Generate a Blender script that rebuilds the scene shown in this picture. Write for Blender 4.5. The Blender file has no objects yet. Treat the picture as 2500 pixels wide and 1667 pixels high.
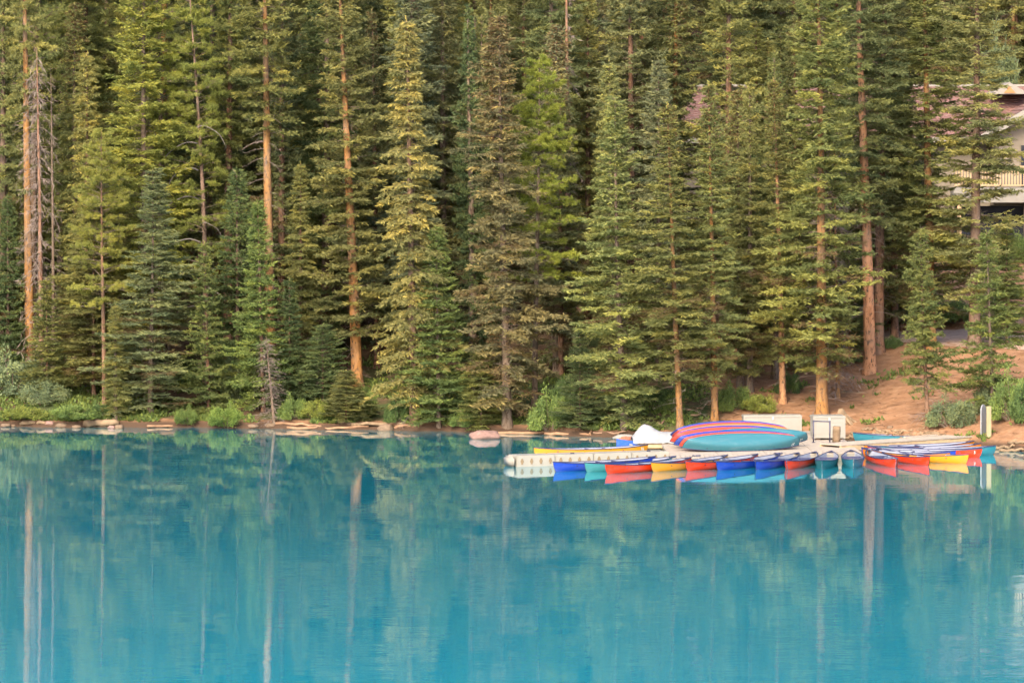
import bpy, bmesh, math, random
import numpy as np
from mathutils import Vector, Matrix, Euler, noise as mnoise

# ------------------------------------------------------------------ camera, world, sun
SC = bpy.context.scene
COL = SC.collection
DIST, CAMZ, FPX, HORY = 200.0, 13.4, 11400.0, 286.0      # metres to the shore, eye height, focal length and horizon in photo pixels
K = 2500.0 / 2352.0

cam_data = bpy.data.cameras.new('camera')
cam = bpy.data.objects.new('camera', cam_data)
COL.objects.link(cam)
cam.location = (0, -DIST, CAMZ)
cam.rotation_euler = (math.radians(90), 0, 0)
cam_data.sensor_width = 36.0
cam_data.lens = FPX * 36.0 / 2500.0
cam_data.shift_y = -(833.5 - HORY) / 2500.0
cam_data.clip_start = 1.0
cam_data.clip_end = 3000.0
SC.camera = cam

SUN_EL, SUN_AZ = 36.0, 198.0            # azimuth clockwise from +Y: behind the camera, a little to the left
world = bpy.data.worlds.new('World')
SC.world = world
world.use_nodes = True
wn = world.node_tree.nodes
wl = world.node_tree.links
bg = wn['Background']
sky = wn.new('ShaderNodeTexSky')
sky.sky_type = 'NISHITA'
sky.sun_disc = False
sky.sun_elevation = math.radians(SUN_EL)
sky.sun_rotation = math.radians(SUN_AZ)
sky.altitude = 1500
sky.air_density = 0.7
sky.dust_density = 6.0
sky.ozone_density = 0.2
wl.new(sky.outputs[0], bg.inputs[0])
bg.inputs[1].default_value = 0.15

sun_data = bpy.data.lights.new('sun', 'SUN')
sun = bpy.data.objects.new('sun', sun_data)
COL.objects.link(sun)
sun_data.energy = 1.5
sun_data.angle = math.radians(28)
sun_data.color = (1.0, 0.90, 0.70)
_az, _el = math.radians(SUN_AZ), math.radians(SUN_EL)
_to = Vector((math.sin(_az) * math.cos(_el), math.cos(_az) * math.cos(_el), math.sin(_el)))
sun.rotation_euler = _to.to_track_quat('Z', 'Y').to_euler()
sun.location = _to * 300

vs = SC.view_settings
vs.view_transform = 'Standard'
vs.look = 'None'
vs.exposure = 2.16
vs.gamma = 1.0
cy = SC.cycles
cy.max_bounces = 6
cy.diffuse_bounces = 4
cy.glossy_bounces = 3
cy.transmission_bounces = 3
cy.transparent_max_bounces = 4
cy.use_adaptive_sampling = True
cy.adaptive_threshold = 0.03
cy.caustics_reflective = False
cy.caustics_refractive = False

# ------------------------------------------------------------------ helpers
RNG = random.Random(11)

def tag(o, label=None, cat=None, group=None, kind=None):
    if label: o['label'] = label
    if cat: o['category'] = cat
    if group: o['group'] = group
    if kind: o['kind'] = kind
    return o

def link(name, data, parent=None):
    o = bpy.data.objects.new(name, data)
    COL.objects.link(o)
    if parent is not None:
        o.parent = parent
    return o

def empty(name, loc=(0, 0, 0), rz=0.0):
    o = bpy.data.objects.new(name, None)
    COL.objects.link(o)
    o.empty_display_size = 0.2
    o.location = loc
    o.rotation_euler = (0, 0, rz)
    return o

def xat(px, dist):
    return (px - 1250.0) / FPX * dist

def zat(py, dist):
    return CAMZ - (py - HORY) / FPX * dist

def wpt(px, py, z=0.0):
    """photo pixel -> point on the level z"""
    dist = (CAMZ - z) * FPX / (py - HORY)
    return Vector((xat(px, dist), dist - DIST, z))

SH = np.array([(-70, 3), (-40, 2.5), (-22, 2.0), (-14, 1.7), (-9, 0.6), (-4, -.4), (0, -2.2), (2, -3.4), (5, -5.0), (8, -5.6), (12, -5.6), (15, -6.6), (17, -8.8),
               (18, -10.0), (19.5, -11.6), (21, -13.6), (26, -18), (40, -26), (70, -34)], float)
def shore_y(x):
    return float(np.interp(x, SH[:, 0], SH[:, 1])) + 0.22 * math.sin(x * 1.7) + 0.12 * math.sin(x * 4.1 + 1)

def smooth(a, b, v):
    t = min(1.0, max(0.0, (v - a) / (b - a)))
    return t * t * (3 - 2 * t)

def ground(x, y):
    d = y - shore_y(x)
    z = -0.7 + 0.98 * smooth(-1.8, 0.9, d)
    if d > 0:
        z += 0.19 * d + max(0, d - 36) * 0.09 + max(0, d - 70) * 0.12
        z += 0.22 * min(1, d / 4) * mnoise.noise((x * 0.16, y * 0.16, 3.1))
        z += 0.07 * min(1, d / 2) * mnoise.noise((x * 0.7, y * 0.7, 9.1))
        # gentler ground below the house
        w = smooth(15, 20, x) * smooth(6, 16, y) * (1 - smooth(33, 46, y))
        z = z * (1 - w) + min(z, 3.5 + 0.19 * (y - 8)) * w
        # level shelf for the path on the right
        z -= 0.025 * min(d, 20) * smooth(11, 14, x)
        w = smooth(12.5, 15, x) * (1 - smooth(3.4, 6.0, abs(d - 22)))
        z = z * (1 - w) + (3.45 + 0.06 * (d - 22)) * w
    return z

def gpt(px, py):
    """photo pixel -> point on the ground"""
    dist = 172.0
    while dist < 330:
        x = xat(px, dist)
        if zat(py, dist) <= ground(x, dist - DIST):
            break
        dist += 0.08
    x = xat(px, dist)
    return Vector((x, dist - DIST, ground(x, dist - DIST)))

def spt(px, py, rpx):
    dist = 176.0
    while dist < 260:
        x = xat(px, dist)
        if zat(py, dist) <= max(0.0, ground(x, dist - DIST)): break
        dist += 0.05
    return Vector((xat(px, dist), dist - DIST, max(0.0, ground(xat(px, dist), dist - DIST)) + rpx * .5 * dist / FPX))

def mesh_np(name, verts, quads, mats, midx=None, tv=None, smooth_shade=False):
    me = bpy.data.meshes.new(name)
    verts = np.asarray(verts, np.float32)
    quads = np.asarray(quads, np.int32)
    n, m = len(verts), len(quads)
    w = quads.shape[1]
    me.vertices.add(n)
    me.vertices.foreach_set('co', verts.ravel())
    me.loops.add(m * w)
    me.loops.foreach_set('vertex_index', quads.ravel())
    me.polygons.add(m)
    me.polygons.foreach_set('loop_start', np.arange(0, m * w, w, dtype=np.int32))
    me.polygons.foreach_set('loop_total', np.full(m, w, np.int32))
    for mt in mats:
        me.materials.append(mt)
    if midx is not None:
        me.polygons.foreach_set('material_index', np.asarray(midx, np.int32))
    me.update(calc_edges=True)
    if tv is not None:
        at = me.attributes.new('tone', 'FLOAT', 'FACE')
        at.data.foreach_set('value', np.asarray(tv, np.float32))
    if smooth_shade:
        me.polygons.foreach_set('use_smooth', np.ones(m, bool))
    me.validate()
    return me

def tube_arrays(path, radii, sides=8, cap=True):
    path = [Vector(p) for p in path]
    V, Q = [], []
    up = Vector((0.13, 0.21, 0.97))
    n = len(path)
    for i, p in enumerate(path):
        t = (path[min(i + 1, n - 1)] - path[max(i - 1, 0)]).normalized()
        u = t.cross(up)
        if u.length < 1e-3:
            u = t.cross(Vector((1, 0, 0)))
        u.normalize()
        v = t.cross(u)
        for k in range(sides):
            a = 2 * math.pi * k / sides
            V.append(p + (u * math.cos(a) + v * math.sin(a)) * radii[i])
    for i in range(n - 1):
        for k in range(sides):
            k2 = (k + 1) % sides
            Q.append((i * sides + k, i * sides + k2, (i + 1) * sides + k2, (i + 1) * sides + k))
    return V, Q

def tube_mesh(name, path, radii, mat, sides=8, smooth_shade=True):
    V, Q = tube_arrays(path, radii, sides)
    me = bpy.data.meshes.new(name)
    n = len(path)
    Q = list(Q) + [tuple(range(sides - 1, -1, -1)), tuple(range((n - 1) * sides, n * sides))]
    me.from_pydata(V, [], Q)
    me.materials.append(mat)
    if smooth_shade:
        for p in me.polygons:
            p.use_smooth = len(p.vertices) == 4
    me.update()
    return me

def box_bm(bm, c, s, rot=None):
    r = bmesh.ops.create_cube(bm, size=1.0)
    M = Matrix.Translation(c) @ (rot if rot is not None else Matrix.Identity(4)) @ Matrix.Diagonal((s[0], s[1], s[2], 1))
    bmesh.ops.transform(bm, matrix=M, verts=r['verts'])
    return r['verts']

def bm_mesh(name, bm, mat, bevel=0.0, smooth_shade=False):
    if bevel > 0:
        bmesh.ops.bevel(bm, geom=list(bm.edges), offset=bevel, segments=2, affect='EDGES', clamp_overlap=True)
    me = bpy.data.meshes.new(name)
    bm.normal_update()
    bm.to_mesh(me)
    bm.free()
    me.materials.append(mat)
    if smooth_shade:
        for p in me.polygons:
            p.use_smooth = True
    return me

def box(name, c, s, mat, parent=None, bevel=0.0, rot=None):
    bm = bmesh.new()
    box_bm(bm, c, s, rot)
    return link(name, bm_mesh(name, bm, mat, bevel), parent)

# ------------------------------------------------------------------ materials
def new_mat(name):
    m = bpy.data.materials.new(name)
    m.use_nodes = True
    nt = m.node_tree
    b = nt.nodes['Principled BSDF']
    return m, nt, b

def N(nt, kind, **kw):
    n = nt.nodes.new(kind)
    for k, v in kw.items():
        setattr(n, k, v)
    return n

def ramp(nt, fac, stops):
    r = N(nt, 'ShaderNodeValToRGB')
    el = r.color_ramp.elements
    while len(el) < len(stops):
        el.new(0.5)
    for e, (p, c) in zip(el, stops):
        e.position = p
        e.color = (*c, 1) if len(c) == 3 else c
    nt.links.new(fac, r.inputs[0])
    return r.outputs[0]

def mixc(nt, fac, a, b, mode='MIX'):
    m = N(nt, 'ShaderNodeMix', data_type='RGBA', blend_type=mode)
    for sock, val in ((m.inputs[0], fac), (m.inputs[6], a), (m.inputs[7], b)):
        if hasattr(val, 'is_linked') or hasattr(val, 'links'):
            nt.links.new(val, sock)
        elif isinstance(val, (int, float)):
            sock.default_value = val
        else:
            sock.default_value = (*val, 1)
    return m.outputs[2]

def noise_tex(nt, scale, detail=4, rough=0.55, coord='Object', stretch=None):
    tc = N(nt, 'ShaderNodeTexCoord')
    src = tc.outputs[coord]
    if stretch:
        mp = N(nt, 'ShaderNodeMapping')
        mp.inputs['Scale'].default_value = stretch
        nt.links.new(src, mp.inputs[0])
        src = mp.outputs[0]
    n = N(nt, 'ShaderNodeTexNoise')
    n.inputs['Scale'].default_value = scale
    n.inputs['Detail'].default_value = detail
    n.inputs['Roughness'].default_value = rough
    nt.links.new(src, n.inputs['Vector'])
    return n.outputs[0]

def bump(nt, b, height, strength, dist=0.02):
    bn = N(nt, 'ShaderNodeBump')
    bn.inputs['Strength'].default_value = strength
    bn.inputs['Distance'].default_value = dist
    nt.links.new(height, bn.inputs['Height'])
    nt.links.new(bn.outputs[0], b.inputs['Normal'])

def plain(name, col, rough=0.6, var=0.12, scale=6.0, bump_s=0.0, stretch=None, spec=0.4):
    m, nt, b = new_mat(name)
    f = noise_tex(nt, scale, 5, 0.6, stretch=stretch)
    lo = tuple(c * (1 - var) for c in col)
    hi = tuple(min(0.95, c * (1 + var)) for c in col)
    nt.links.new(ramp(nt, f, [(0.3, lo), (0.7, hi)]), b.inputs['Base Color'])
    b.inputs['Roughness'].default_value = rough
    b.inputs['Specular IOR Level'].default_value = spec
    if bump_s:
        bump(nt, b, f, bump_s)
    return m

def foliage_mat(name, transl=0.22, rough=0.65):
    m, nt, b = new_mat(name)
    oi = N(nt, 'ShaderNodeObjectInfo')
    at = N(nt, 'ShaderNodeAttribute', attribute_name='tone')
    tone = ramp(nt, at.outputs['Fac'], [(0.0, (0.50, 0.60, 0.62)), (0.45, (0.95, 0.97, 0.92)), (0.8, (1.55, 1.42, 1.05)), (1.0, (1.9, 1.65, 1.1))])
    c = mixc(nt, 1.0, oi.outputs['Color'], tone, 'MULTIPLY')
    # dead, brown shoots carry a tone above one
    gt = N(nt, 'ShaderNodeMath', operation='GREATER_THAN')
    nt.links.new(at.outputs['Fac'], gt.inputs[0])
    gt.inputs[1].default_value = 1.5
    c = mixc(nt, gt.outputs[0], c, (0.21, 0.135, 0.062))
    nt.links.new(c, b.inputs['Base Color'])
    b.inputs['Roughness'].default_value = rough
    b.inputs['Specular IOR Level'].default_value = 0.08
    tr = N(nt, 'ShaderNodeBsdfTranslucent')
    nt.links.new(c, tr.inputs[0])
    mx = N(nt, 'ShaderNodeMixShader')
    mx.inputs[0].default_value = transl
    nt.links.new(b.outputs[0], mx.inputs[1])
    nt.links.new(tr.outputs[0], mx.inputs[2])
    nt.links.new(mx.outputs[0], nt.nodes['Material Output'].inputs[0])
    return m

M_FOL = foliage_mat('conifer_needles', 0.36)
M_LEAF = foliage_mat('shrub_leaves', 0.3, 0.5)

def bark_mat():
    m, nt, b = new_mat('conifer_bark')
    oi = N(nt, 'ShaderNodeObjectInfo')
    f1 = noise_tex(nt, 3.0, 6, 0.65, stretch=(2.5, 2.5, 0.6))
    f2 = noise_tex(nt, 9.0, 4, 0.6, stretch=(1, 1, 0.55))
    c = mixc(nt, 1.0, oi.outputs['Color'], ramp(nt, f1, [(0.25, (0.55, 0.5, 0.5)), (0.5, (1, 1, 1)), (0.75, (1.25, 1.3, 1.4))]), 'MULTIPLY')
    spots = ramp(nt, f2, [(0.34, (0.0, 0, 0)), (0.47, (1, 1, 1))])
    c = mixc(nt, spots, (0.07, 0.04, 0.025), c)
    f3 = noise_tex(nt, 1.1, 3, 0.6, stretch=(1, 1, 0.5))
    c = mixc(nt, ramp(nt, f3, [(0.42, (0, 0, 0)), (0.68, (0.75, 0.75, 0.75))]), c, (0.15, 0.115, 0.085))
    nt.links.new(c, b.inputs['Base Color'])
    b.inputs['Roughness'].default_value = 0.9
    b.inputs['Specular IOR Level'].default_value = 0.15
    bump(nt, b, f2, 1.0, 0.05)
    return m
M_BARK = bark_mat()
M_TWIG = plain('conifer_twig', (0.17, 0.12, 0.085), 0.9, 0.3, 3.0)
M_DEADTWIG = plain('dead_twig', (0.20, 0.145, 0.115), 0.9, 0.35, 1.2)

M_GREYWOOD = plain('grey_dead_wood', (0.25, 0.205, 0.17), 0.9, 0.2, 3.0)

def ground_mat():
    m, nt, b = new_mat('forest_soil')
    tc = N(nt, 'ShaderNodeTexCoord')
    f_big = noise_tex(nt, 0.35, 5, 0.6)
    f_mid = noise_tex(nt, 2.2, 6, 0.65)
    f_fine = noise_tex(nt, 14.0, 4, 0.7)
    litter = ramp(nt, f_mid, [(0.3, (0.055, 0.034, 0.02)), (0.55, (0.11, 0.066, 0.038)), (0.75, (0.17, 0.11, 0.06))])
    green = ramp(nt, f_fine, [(0.3, (0.035, 0.05, 0.018)), (0.7, (0.10, 0.12, 0.04))])
    g_mask = ramp(nt, f_big, [(0.46, (0, 0, 0)), (0.58, (1, 1, 1))])
    forest = mixc(nt, g_mask, litter, green)
    dirt = ramp(nt, f_mid, [(0.25, (0.205, 0.096, 0.044)), (0.5, (0.285, 0.147, 0.075)), (0.75, (0.345, 0.20, 0.115))])
    dirt = mixc(nt, ramp(nt, f_fine, [(0.55, (0, 0, 0)), (0.75, (0.55, 0.55, 0.55))]), dirt, (0.30, 0.20, 0.13))
    f_dk = noise_tex(nt, 0.8, 5, 0.7)
    dirt = mixc(nt, ramp(nt, f_dk, [(0.48, (0, 0, 0)), (0.66, (0.5, 0.5, 0.5))]), dirt, (0.12, 0.062, 0.034))
    sep = N(nt, 'ShaderNodeSeparateXYZ')
    nt.links.new(tc.outputs['Object'], sep.inputs[0])
    def mr(sock, a, c):
        r = N(nt, 'ShaderNodeMapRange')
        r.inputs[1].default_value = a
        r.inputs[2].default_value = c
        nt.links.new(sock, r.inputs[0])
        return r.outputs[0]
    mx_ = mr(sep.outputs[0], 7.5, 11.0)
    my_ = mr(sep.outputs[1], 30.0, 20.0)
    mul = N(nt, 'ShaderNodeMath', operation='MULTIPLY')
    nt.links.new(mx_, mul.inputs[0]); nt.links.new(my_, mul.inputs[1])
    # bare strip of soil at the water's edge everywhere
    ez = mr(sep.outputs[2], 0.40, 0.22)
    mxm = N(nt, 'ShaderNodeMath', operation='MAXIMUM')
    nt.links.new(mul.outputs[0], mxm.inputs[0]); nt.links.new(ez, mxm.inputs[1])
    add = N(nt, 'ShaderNodeMath', operation='ADD')
    nt.links.new(mxm.outputs[0], add.inputs[0]); nt.links.new(f_mid, add.inputs[1])
    mask = ramp(nt, add.outputs[0], [(0.72, (0, 0, 0)), (0.98, (1, 1, 1))])
    wet_shade = ramp(nt, mr(sep.outputs[2], 0.18, 0.38), [(0.0, (0, 0, 0)), (1.0, (1, 1, 1))])  # low soil darker: wet, with the undercut bank's shade put into the colour
    nt.links.new(mixc(nt, wet_shade, (0.075, 0.045, 0.028), mixc(nt, mask, forest, dirt)), b.inputs['Base Color'])
    b.inputs['Roughness'].default_value = 0.95
    b.inputs['Specular IOR Level'].default_value = 0.1
    bump(nt, b, f_mid, 0.7, 0.12)
    return m
M_GROUND = ground_mat()

def water_mat():
    m, nt, b = new_mat('lake_water')
    nt.nodes.remove(b)
    tc = N(nt, 'ShaderNodeTexCoord')
    def nz(scale, sx, sy, det):
        mp = N(nt, 'ShaderNodeMapping')
        mp.inputs['Scale'].default_value = (sx, sy, 1)
        nt.links.new(tc.outputs['Object'], mp.inputs[0])
        n = N(nt, 'ShaderNodeTexNoise')
        n.inputs['Scale'].default_value = scale
        n.inputs['Detail'].default_value = det
        nt.links.new(mp.outputs[0], n.inputs['Vector'])
        return n.outputs[0]
    n1 = nz(0.55, 0.5, 1.0, 3)
    n2 = nz(3.0, 0.6, 1.0, 2)
    ad = N(nt, 'ShaderNodeMath', operation='MULTIPLY_ADD')
    nt.links.new(n2, ad.inputs[0]); ad.inputs[1].default_value = 0.12; nt.links.new(n1, ad.inputs[2])
    pt = ramp(nt, nz(0.05, 0.6, 1.0, 4), [(0.35, (0.25, 0.25, 0.25)), (0.65, (1, 1, 1))])
    bn = N(nt, 'ShaderNodeBump')
    nt.links.new(pt, bn.inputs['Strength'])
    bn.inputs['Distance'].default_value = 0.013
    nt.links.new(ad.outputs[0], bn.inputs['Height'])
    body = N(nt, 'ShaderNodeBsdfDiffuse')
    f = nz(0.03, 1, 1, 3)
    nt.links.new(ramp(nt, f, [(0.35, (0.009, 0.172, 0.226)), (0.65, (0.012, 0.202, 0.254))]), body.inputs[0])
    gl = N(nt, 'ShaderNodeBsdfGlossy')
    gl.inputs['Roughness'].default_value = 0.02
    gl.inputs[0].default_value = (0.90, 0.97, 0.96, 1)
    nt.links.new(bn.outputs[0], gl.inputs['Normal'])
    # reflectance falls off with the grazing angle, steeply near the horizon
    lw = N(nt, 'ShaderNodeLayerWeight')
    fr = N(nt, 'ShaderNodeMapRange', interpolation_type='LINEAR')
    fr.inputs[1].default_value = 0.86
    fr.inputs[2].default_value = 0.935
    fr.inputs[3].default_value = 0.28
    fr.inputs[4].default_value = 0.87
    nt.links.new(lw.outputs['Facing'], fr.inputs[0])
    mx = N(nt, 'ShaderNodeMixShader')
    nt.links.new(fr.outputs[0], mx.inputs[0])
    nt.links.new(body.outputs[0], mx.inputs[1])
    nt.links.new(gl.outputs[0], mx.inputs[2])
    nt.links.new(mx.outputs[0], nt.nodes['Material Output'].inputs[0])
    return m
M_WATER = water_mat()

M_PATH = plain('path_gravel', (0.42, 0.275, 0.195), 0.95, 0.22, 3.0, 0.3, spec=0.1)
M_LOG = plain('driftwood', (0.26, 0.145, 0.08), 0.85, 0.35, 2.5, 0.4, spec=0.2)
M_LOGPALE = plain('bleached_driftwood', (0.205, 0.135, 0.078), 0.85, 0.35, 3.0, 0.4, spec=0.2)
M_LOGDARK = plain('old_log', (0.20, 0.12, 0.075), 0.9, 0.4, 2.5, 0.4, spec=0.2)
M_ROCKPINK = plain('pink_rock', (0.20, 0.115, 0.088), 0.8, 0.3, 3.0, 0.5)
M_ROCKGREY = plain('tan_rock', (0.155, 0.10, 0.06), 0.85, 0.3, 3.0, 0.5)
M_CREAM = plain('cream_plastic', (0.28, 0.25, 0.20), 0.5, 0.07, 1.5)
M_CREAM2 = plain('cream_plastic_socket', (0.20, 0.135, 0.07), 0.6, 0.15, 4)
M_DECK = plain('weathered_deck_board', (0.35, 0.285, 0.22), 0.8, 0.14, 4.0, 0.1, spec=0.2)
M_TIMBER = plain('golden_timber', (0.46, 0.31, 0.17), 0.8, 0.2, 3.0, 0.2, spec=0.2)
M_PALEPOST = plain('pale_post_wood', (0.26, 0.21, 0.11), 0.75, 0.14, 3.0, 0.1, stretch=(3, 3, .5))
M_NAVY = plain('navy_trim', (0.028, 0.03, 0.075), 0.45, 0.2, 4)
M_INNER = plain('canoe_inside', (0.29, 0.29, 0.33), 0.55, 0.12, 3)
M_WHITE = plain('white_lettering', (0.6, 0.6, 0.58), 0.6, 0.03, 5)
M_PIPE = plain('dark_pipe', (0.05, 0.045, 0.07), 0.45, 0.2, 5)
M_CHEST = plain('chest_plastic', (0.245, 0.22, 0.178), 0.5, 0.06, 2)
M_GALV = plain('latch_metal', (0.55, 0.5, 0.45), 0.4, 0.1, 6)
M_TARP = plain('white_tarp', (0.235, 0.23, 0.225), 0.6, 0.10, 4, 0.5)
M_RUST = plain('rusty_gear', (0.24, 0.09, 0.05), 0.8, 0.5, 7, 0.5)
M_HULLSIDE = None

def hull_mat():
    m, nt, b = new_mat('canoe_hull')
    oi = N(nt, 'ShaderNodeObjectInfo')
    f = noise_tex(nt, 2.2, 6, 0.7, stretch=(0.5, 2, 2))
    c = mixc(nt, ramp(nt, f, [(0.50, (0, 0, 0)), (0.80, (0.22, 0.22, 0.22))]), oi.outputs['Color'], (0.24, 0.26, 0.27))
    nt.links.new(c, b.inputs['Base Color'])
    b.inputs['Roughness'].default_value = 0.38
    nt.links.new(ramp(nt, f, [(0.3, (0.3, 0.3, 0.3)), (0.7, (0.5, 0.5, 0.5))]), b.inputs['Roughness'])
    b.inputs['Specular IOR Level'].default_value = 0.28
    return m
M_HULL = hull_mat()
M_SIDING = plain('house_siding', (0.20, 0.16, 0.115), 0.8, 0.08, 2.0, spec=0.2)
M_TRIM = plain('house_trim', (0.235, 0.205, 0.165), 0.7, 0.06, 2.0)
M_DARKROOM = plain('dark_recess', (0.02, 0.02, 0.025), 0.9, 0.2, 2)  # shade of openings put into a near-black colour; also the dark window frame
M_BLIND = plain('window_blind', (0.42, 0.44, 0.42), 0.35, 0.06, 2)
M_VENT = plain('orange_vent', (0.45, 0.16, 0.06), 0.8, 0.1, 3)

def roof_mat():
    m, nt, b = new_mat('roof_shingle')
    f = noise_tex(nt, 2.6, 3, 0.6, stretch=(1.0, 3.0, 3.0))
    f2 = noise_tex(nt, 9.0, 3, 0.6, stretch=(0.6, 3.0, 3.0))
    c = ramp(nt, f2, [(0.30, (0.09, 0.034, 0.025)), (0.5, (0.165, 0.072, 0.055)), (0.7, (0.27, 0.17, 0.14))])
    c = mixc(nt, ramp(nt, f, [(0.4, (0, 0, 0)), (0.7, (0.6, 0.6, 0.6))]), c, (0.19, 0.115, 0.095))
    nt.links.new(c, b.inputs['Base Color'])
    b.inputs['Roughness'].default_value = 0.85
    return m
M_ROOF = roof_mat()

# ------------------------------------------------------------------ the setting: terrain, water, path
def build_ground():
    xs = np.concatenate([np.arange(-75, -27, 1.5), np.arange(-27, 27, 0.4), np.arange(27, 76, 1.5)])
    ds = np.concatenate([np.arange(-3, 3, 0.25), np.arange(3, 30, 0.5), np.arange(30, 80, 1.5), np.arange(80, 175, 4)])
    V = []
    for d in ds:
        for x in xs:
            y = shore_y(x) + d
            V.append((x, y, ground(x, y)))
    nx = len(xs)
    Q = [(j * nx + i, j * nx + i + 1, (j + 1) * nx + i + 1, (j + 1) * nx + i) for j in range(len(ds) - 1) for i in range(nx - 1)]
    me = mesh_np('hillside', V, Q, [M_GROUND], smooth_shade=True)
    tag(link('hillside_terrain', me), 'wooded hillside of brown soil rising from the lake', None, kind='structure')
build_ground()

def build_water():
    me = bpy.data.meshes.new('lake')
    me.from_pydata([(-900, -1200, 0), (900, -1200, 0), (900, 40, 0), (-900, 40, 0)], [], [(0, 1, 2, 3)])
    me.materials.append(M_WATER)
    tag(link('lake_water', me), 'calm turquoise lake mirroring the forest', None, kind='structure')
build_water()

def build_path():
    cl = [gpt(2140, 838), gpt(2190, 822), gpt(2260, 812)]
    pts = [(11.0, 13.0), (12.4, 15.0), (14.0, 15.8), (16, 14.5), (19, 11.0), (23, 6.6), (28, 2.2)]
    V, Q = [], []
    n = 60
    P = np.array(pts)
    tt = np.linspace(0, len(pts) - 1, n)
    cx = np.interp(tt, range(len(pts)), P[:, 0])
    cyv = np.interp(tt, range(len(pts)), P[:, 1])
    w = np.interp(tt, [0, 2, 4, 6], [0.8, 1.5, 2.9, 3.1])
    cross = np.linspace(-1, 1, 7)
    for i in range(n):
        for c in cross:
            x = cx[i] + 0.2 * c * w[i]
            y = cyv[i] + c * w[i] + 0.08 * math.sin(i * 1.3 + c * 2)
            V.append((x, y, ground(x, y) + 0.05 - 0.03 * abs(c)))
    m = len(cross)
    for i in range(n - 1):
        for k in range(m - 1):
            Q.append((i * m + k, (i + 1) * m + k, (i + 1) * m + k + 1, i * m + k + 1))
    me = mesh_np('path', V, Q, [M_PATH], smooth_shade=True)
    tag(link('gravel_path', me), 'pinkish gravel path along the bank below the house', None, kind='structure')
build_path()

# ------------------------------------------------------------------ conifer generator
class Twigs:
    def __init__(self, seed):
        self.r = np.random.default_rng(seed)
        self.V, self.Q, self.M, self.T = [], [], [], []
        self.n = 0
    def add(self, P0, P1, W, T, mi=0, crossed=True):
        k = len(P0)
        if k == 0:
            return
        A = P1 - P0
        A = A / (np.linalg.norm(A, axis=1, keepdims=True) + 1e-9)
        R_ = self.r.normal(size=(k, 3))
        U = np.cross(A, R_)
        U /= (np.linalg.norm(U, axis=1, keepdims=True) + 1e-9)
        Wd = np.cross(A, U)
        mid = P0 + 0.45 * (P1 - P0)
        h = (W * 0.5)[:, None]
        base = self.n + np.arange(k)[:, None]
        if crossed:
            V = np.stack([P0, P1, mid + U * h, mid - U * h, mid + Wd * h, mid - Wd * h], 1).reshape(-1, 3)
            b = self.n + 6 * np.arange(k)[:, None]
            q = np.concatenate([b + np.array([[0, 2, 1, 3]]), b + np.array([[0, 4, 1, 5]])], 1).reshape(-1, 4)
            self.T.append(np.repeat(T, 2))
            self.n += 6 * k
        else:
            V = np.stack([P0, P1, mid + U * h, mid - U * h], 1).reshape(-1, 3)
            b = self.n + 4 * np.arange(k)[:, None]
            q = (b + np.array([[0, 2, 1, 3]])).reshape(-1, 4)
            self.T.append(np.asarray(T))
            self.n += 4 * k
        self.V.append(V); self.Q.append(q)
        self.M.append(np.full(len(q), mi))
    def tube(self, pts, r0, r1, mi=1, sides=3):
        n = len(pts)
        rad = np.linspace(r0, r1, n)
        t = pts[-1] - pts[0]
        t = t / (np.linalg.norm(t) + 1e-9)
        u = np.cross(t, [0.1, 0.2, 1.0]); u /= (np.linalg.norm(u) + 1e-9)
        v = np.cross(t, u)
        a = np.arange(sides) * 2 * math.pi / sides
        ring = np.cos(a)[:, None] * u + np.sin(a)[:, None] * v
        V = (pts[:, None, :] + ring[None] * rad[:, None, None]).reshape(-1, 3)
        q = []
        for i in range(n - 1):
            for k in range(sides):
                k2 = (k + 1) % sides
                q.append((i * sides + k, i * sides + k2, (i + 1) * sides + k2, (i + 1) * sides + k))
        q = np.array(q) + self.n
        self.V.append(V); self.Q.append(q); self.M.append(np.full(len(q), mi)); self.T.append(np.full(len(q), 0.5))
        self.n += len(V)
    def mesh(self, name, mats):
        return mesh_np(name, np.concatenate(self.V), np.concatenate(self.Q), mats, np.concatenate(self.M), np.concatenate(self.T))

UPZ = np.array([0, 0, 1.0])
TRIS = [0]

def norm(a):
    return a / (np.linalg.norm(a, axis=-1, keepdims=True) + 1e-9)

def trunk_mesh(name, H, r0, bend, flare=1.35, top=0.012, sides=10):
    path, rad = [], []
    n = 26
    for i in range(n):
        s = (i / (n - 1)) ** 1.15
        z = s * H
        c = bend(z)
        path.append((c[0], c[1], z))
        r = r0 * (1 - s) ** 0.8 + top
        if z < 0.9:
            r *= 1 + (flare - 1) * (1 - z / 0.9) ** 2
        rad.append(r)
    path.insert(0, (path[0][0], path[0][1], -0.5)); rad.insert(0, rad[0] * 1.1)
    return tube_mesh(name, path, rad, M_BARK, sides)

def make_bend(rng, H, amt):
    a, b, p, q = rng.normal(0, amt), rng.normal(0, amt), rng.uniform(0, 6), rng.uniform(0, 6)
    def f(z):
        s = z / H
        return np.array([a * (math.sin(s * 3.5 + p) - math.sin(p)), b * (math.sin(s * 3.1 + q) - math.sin(q)), 0])
    return f

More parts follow.
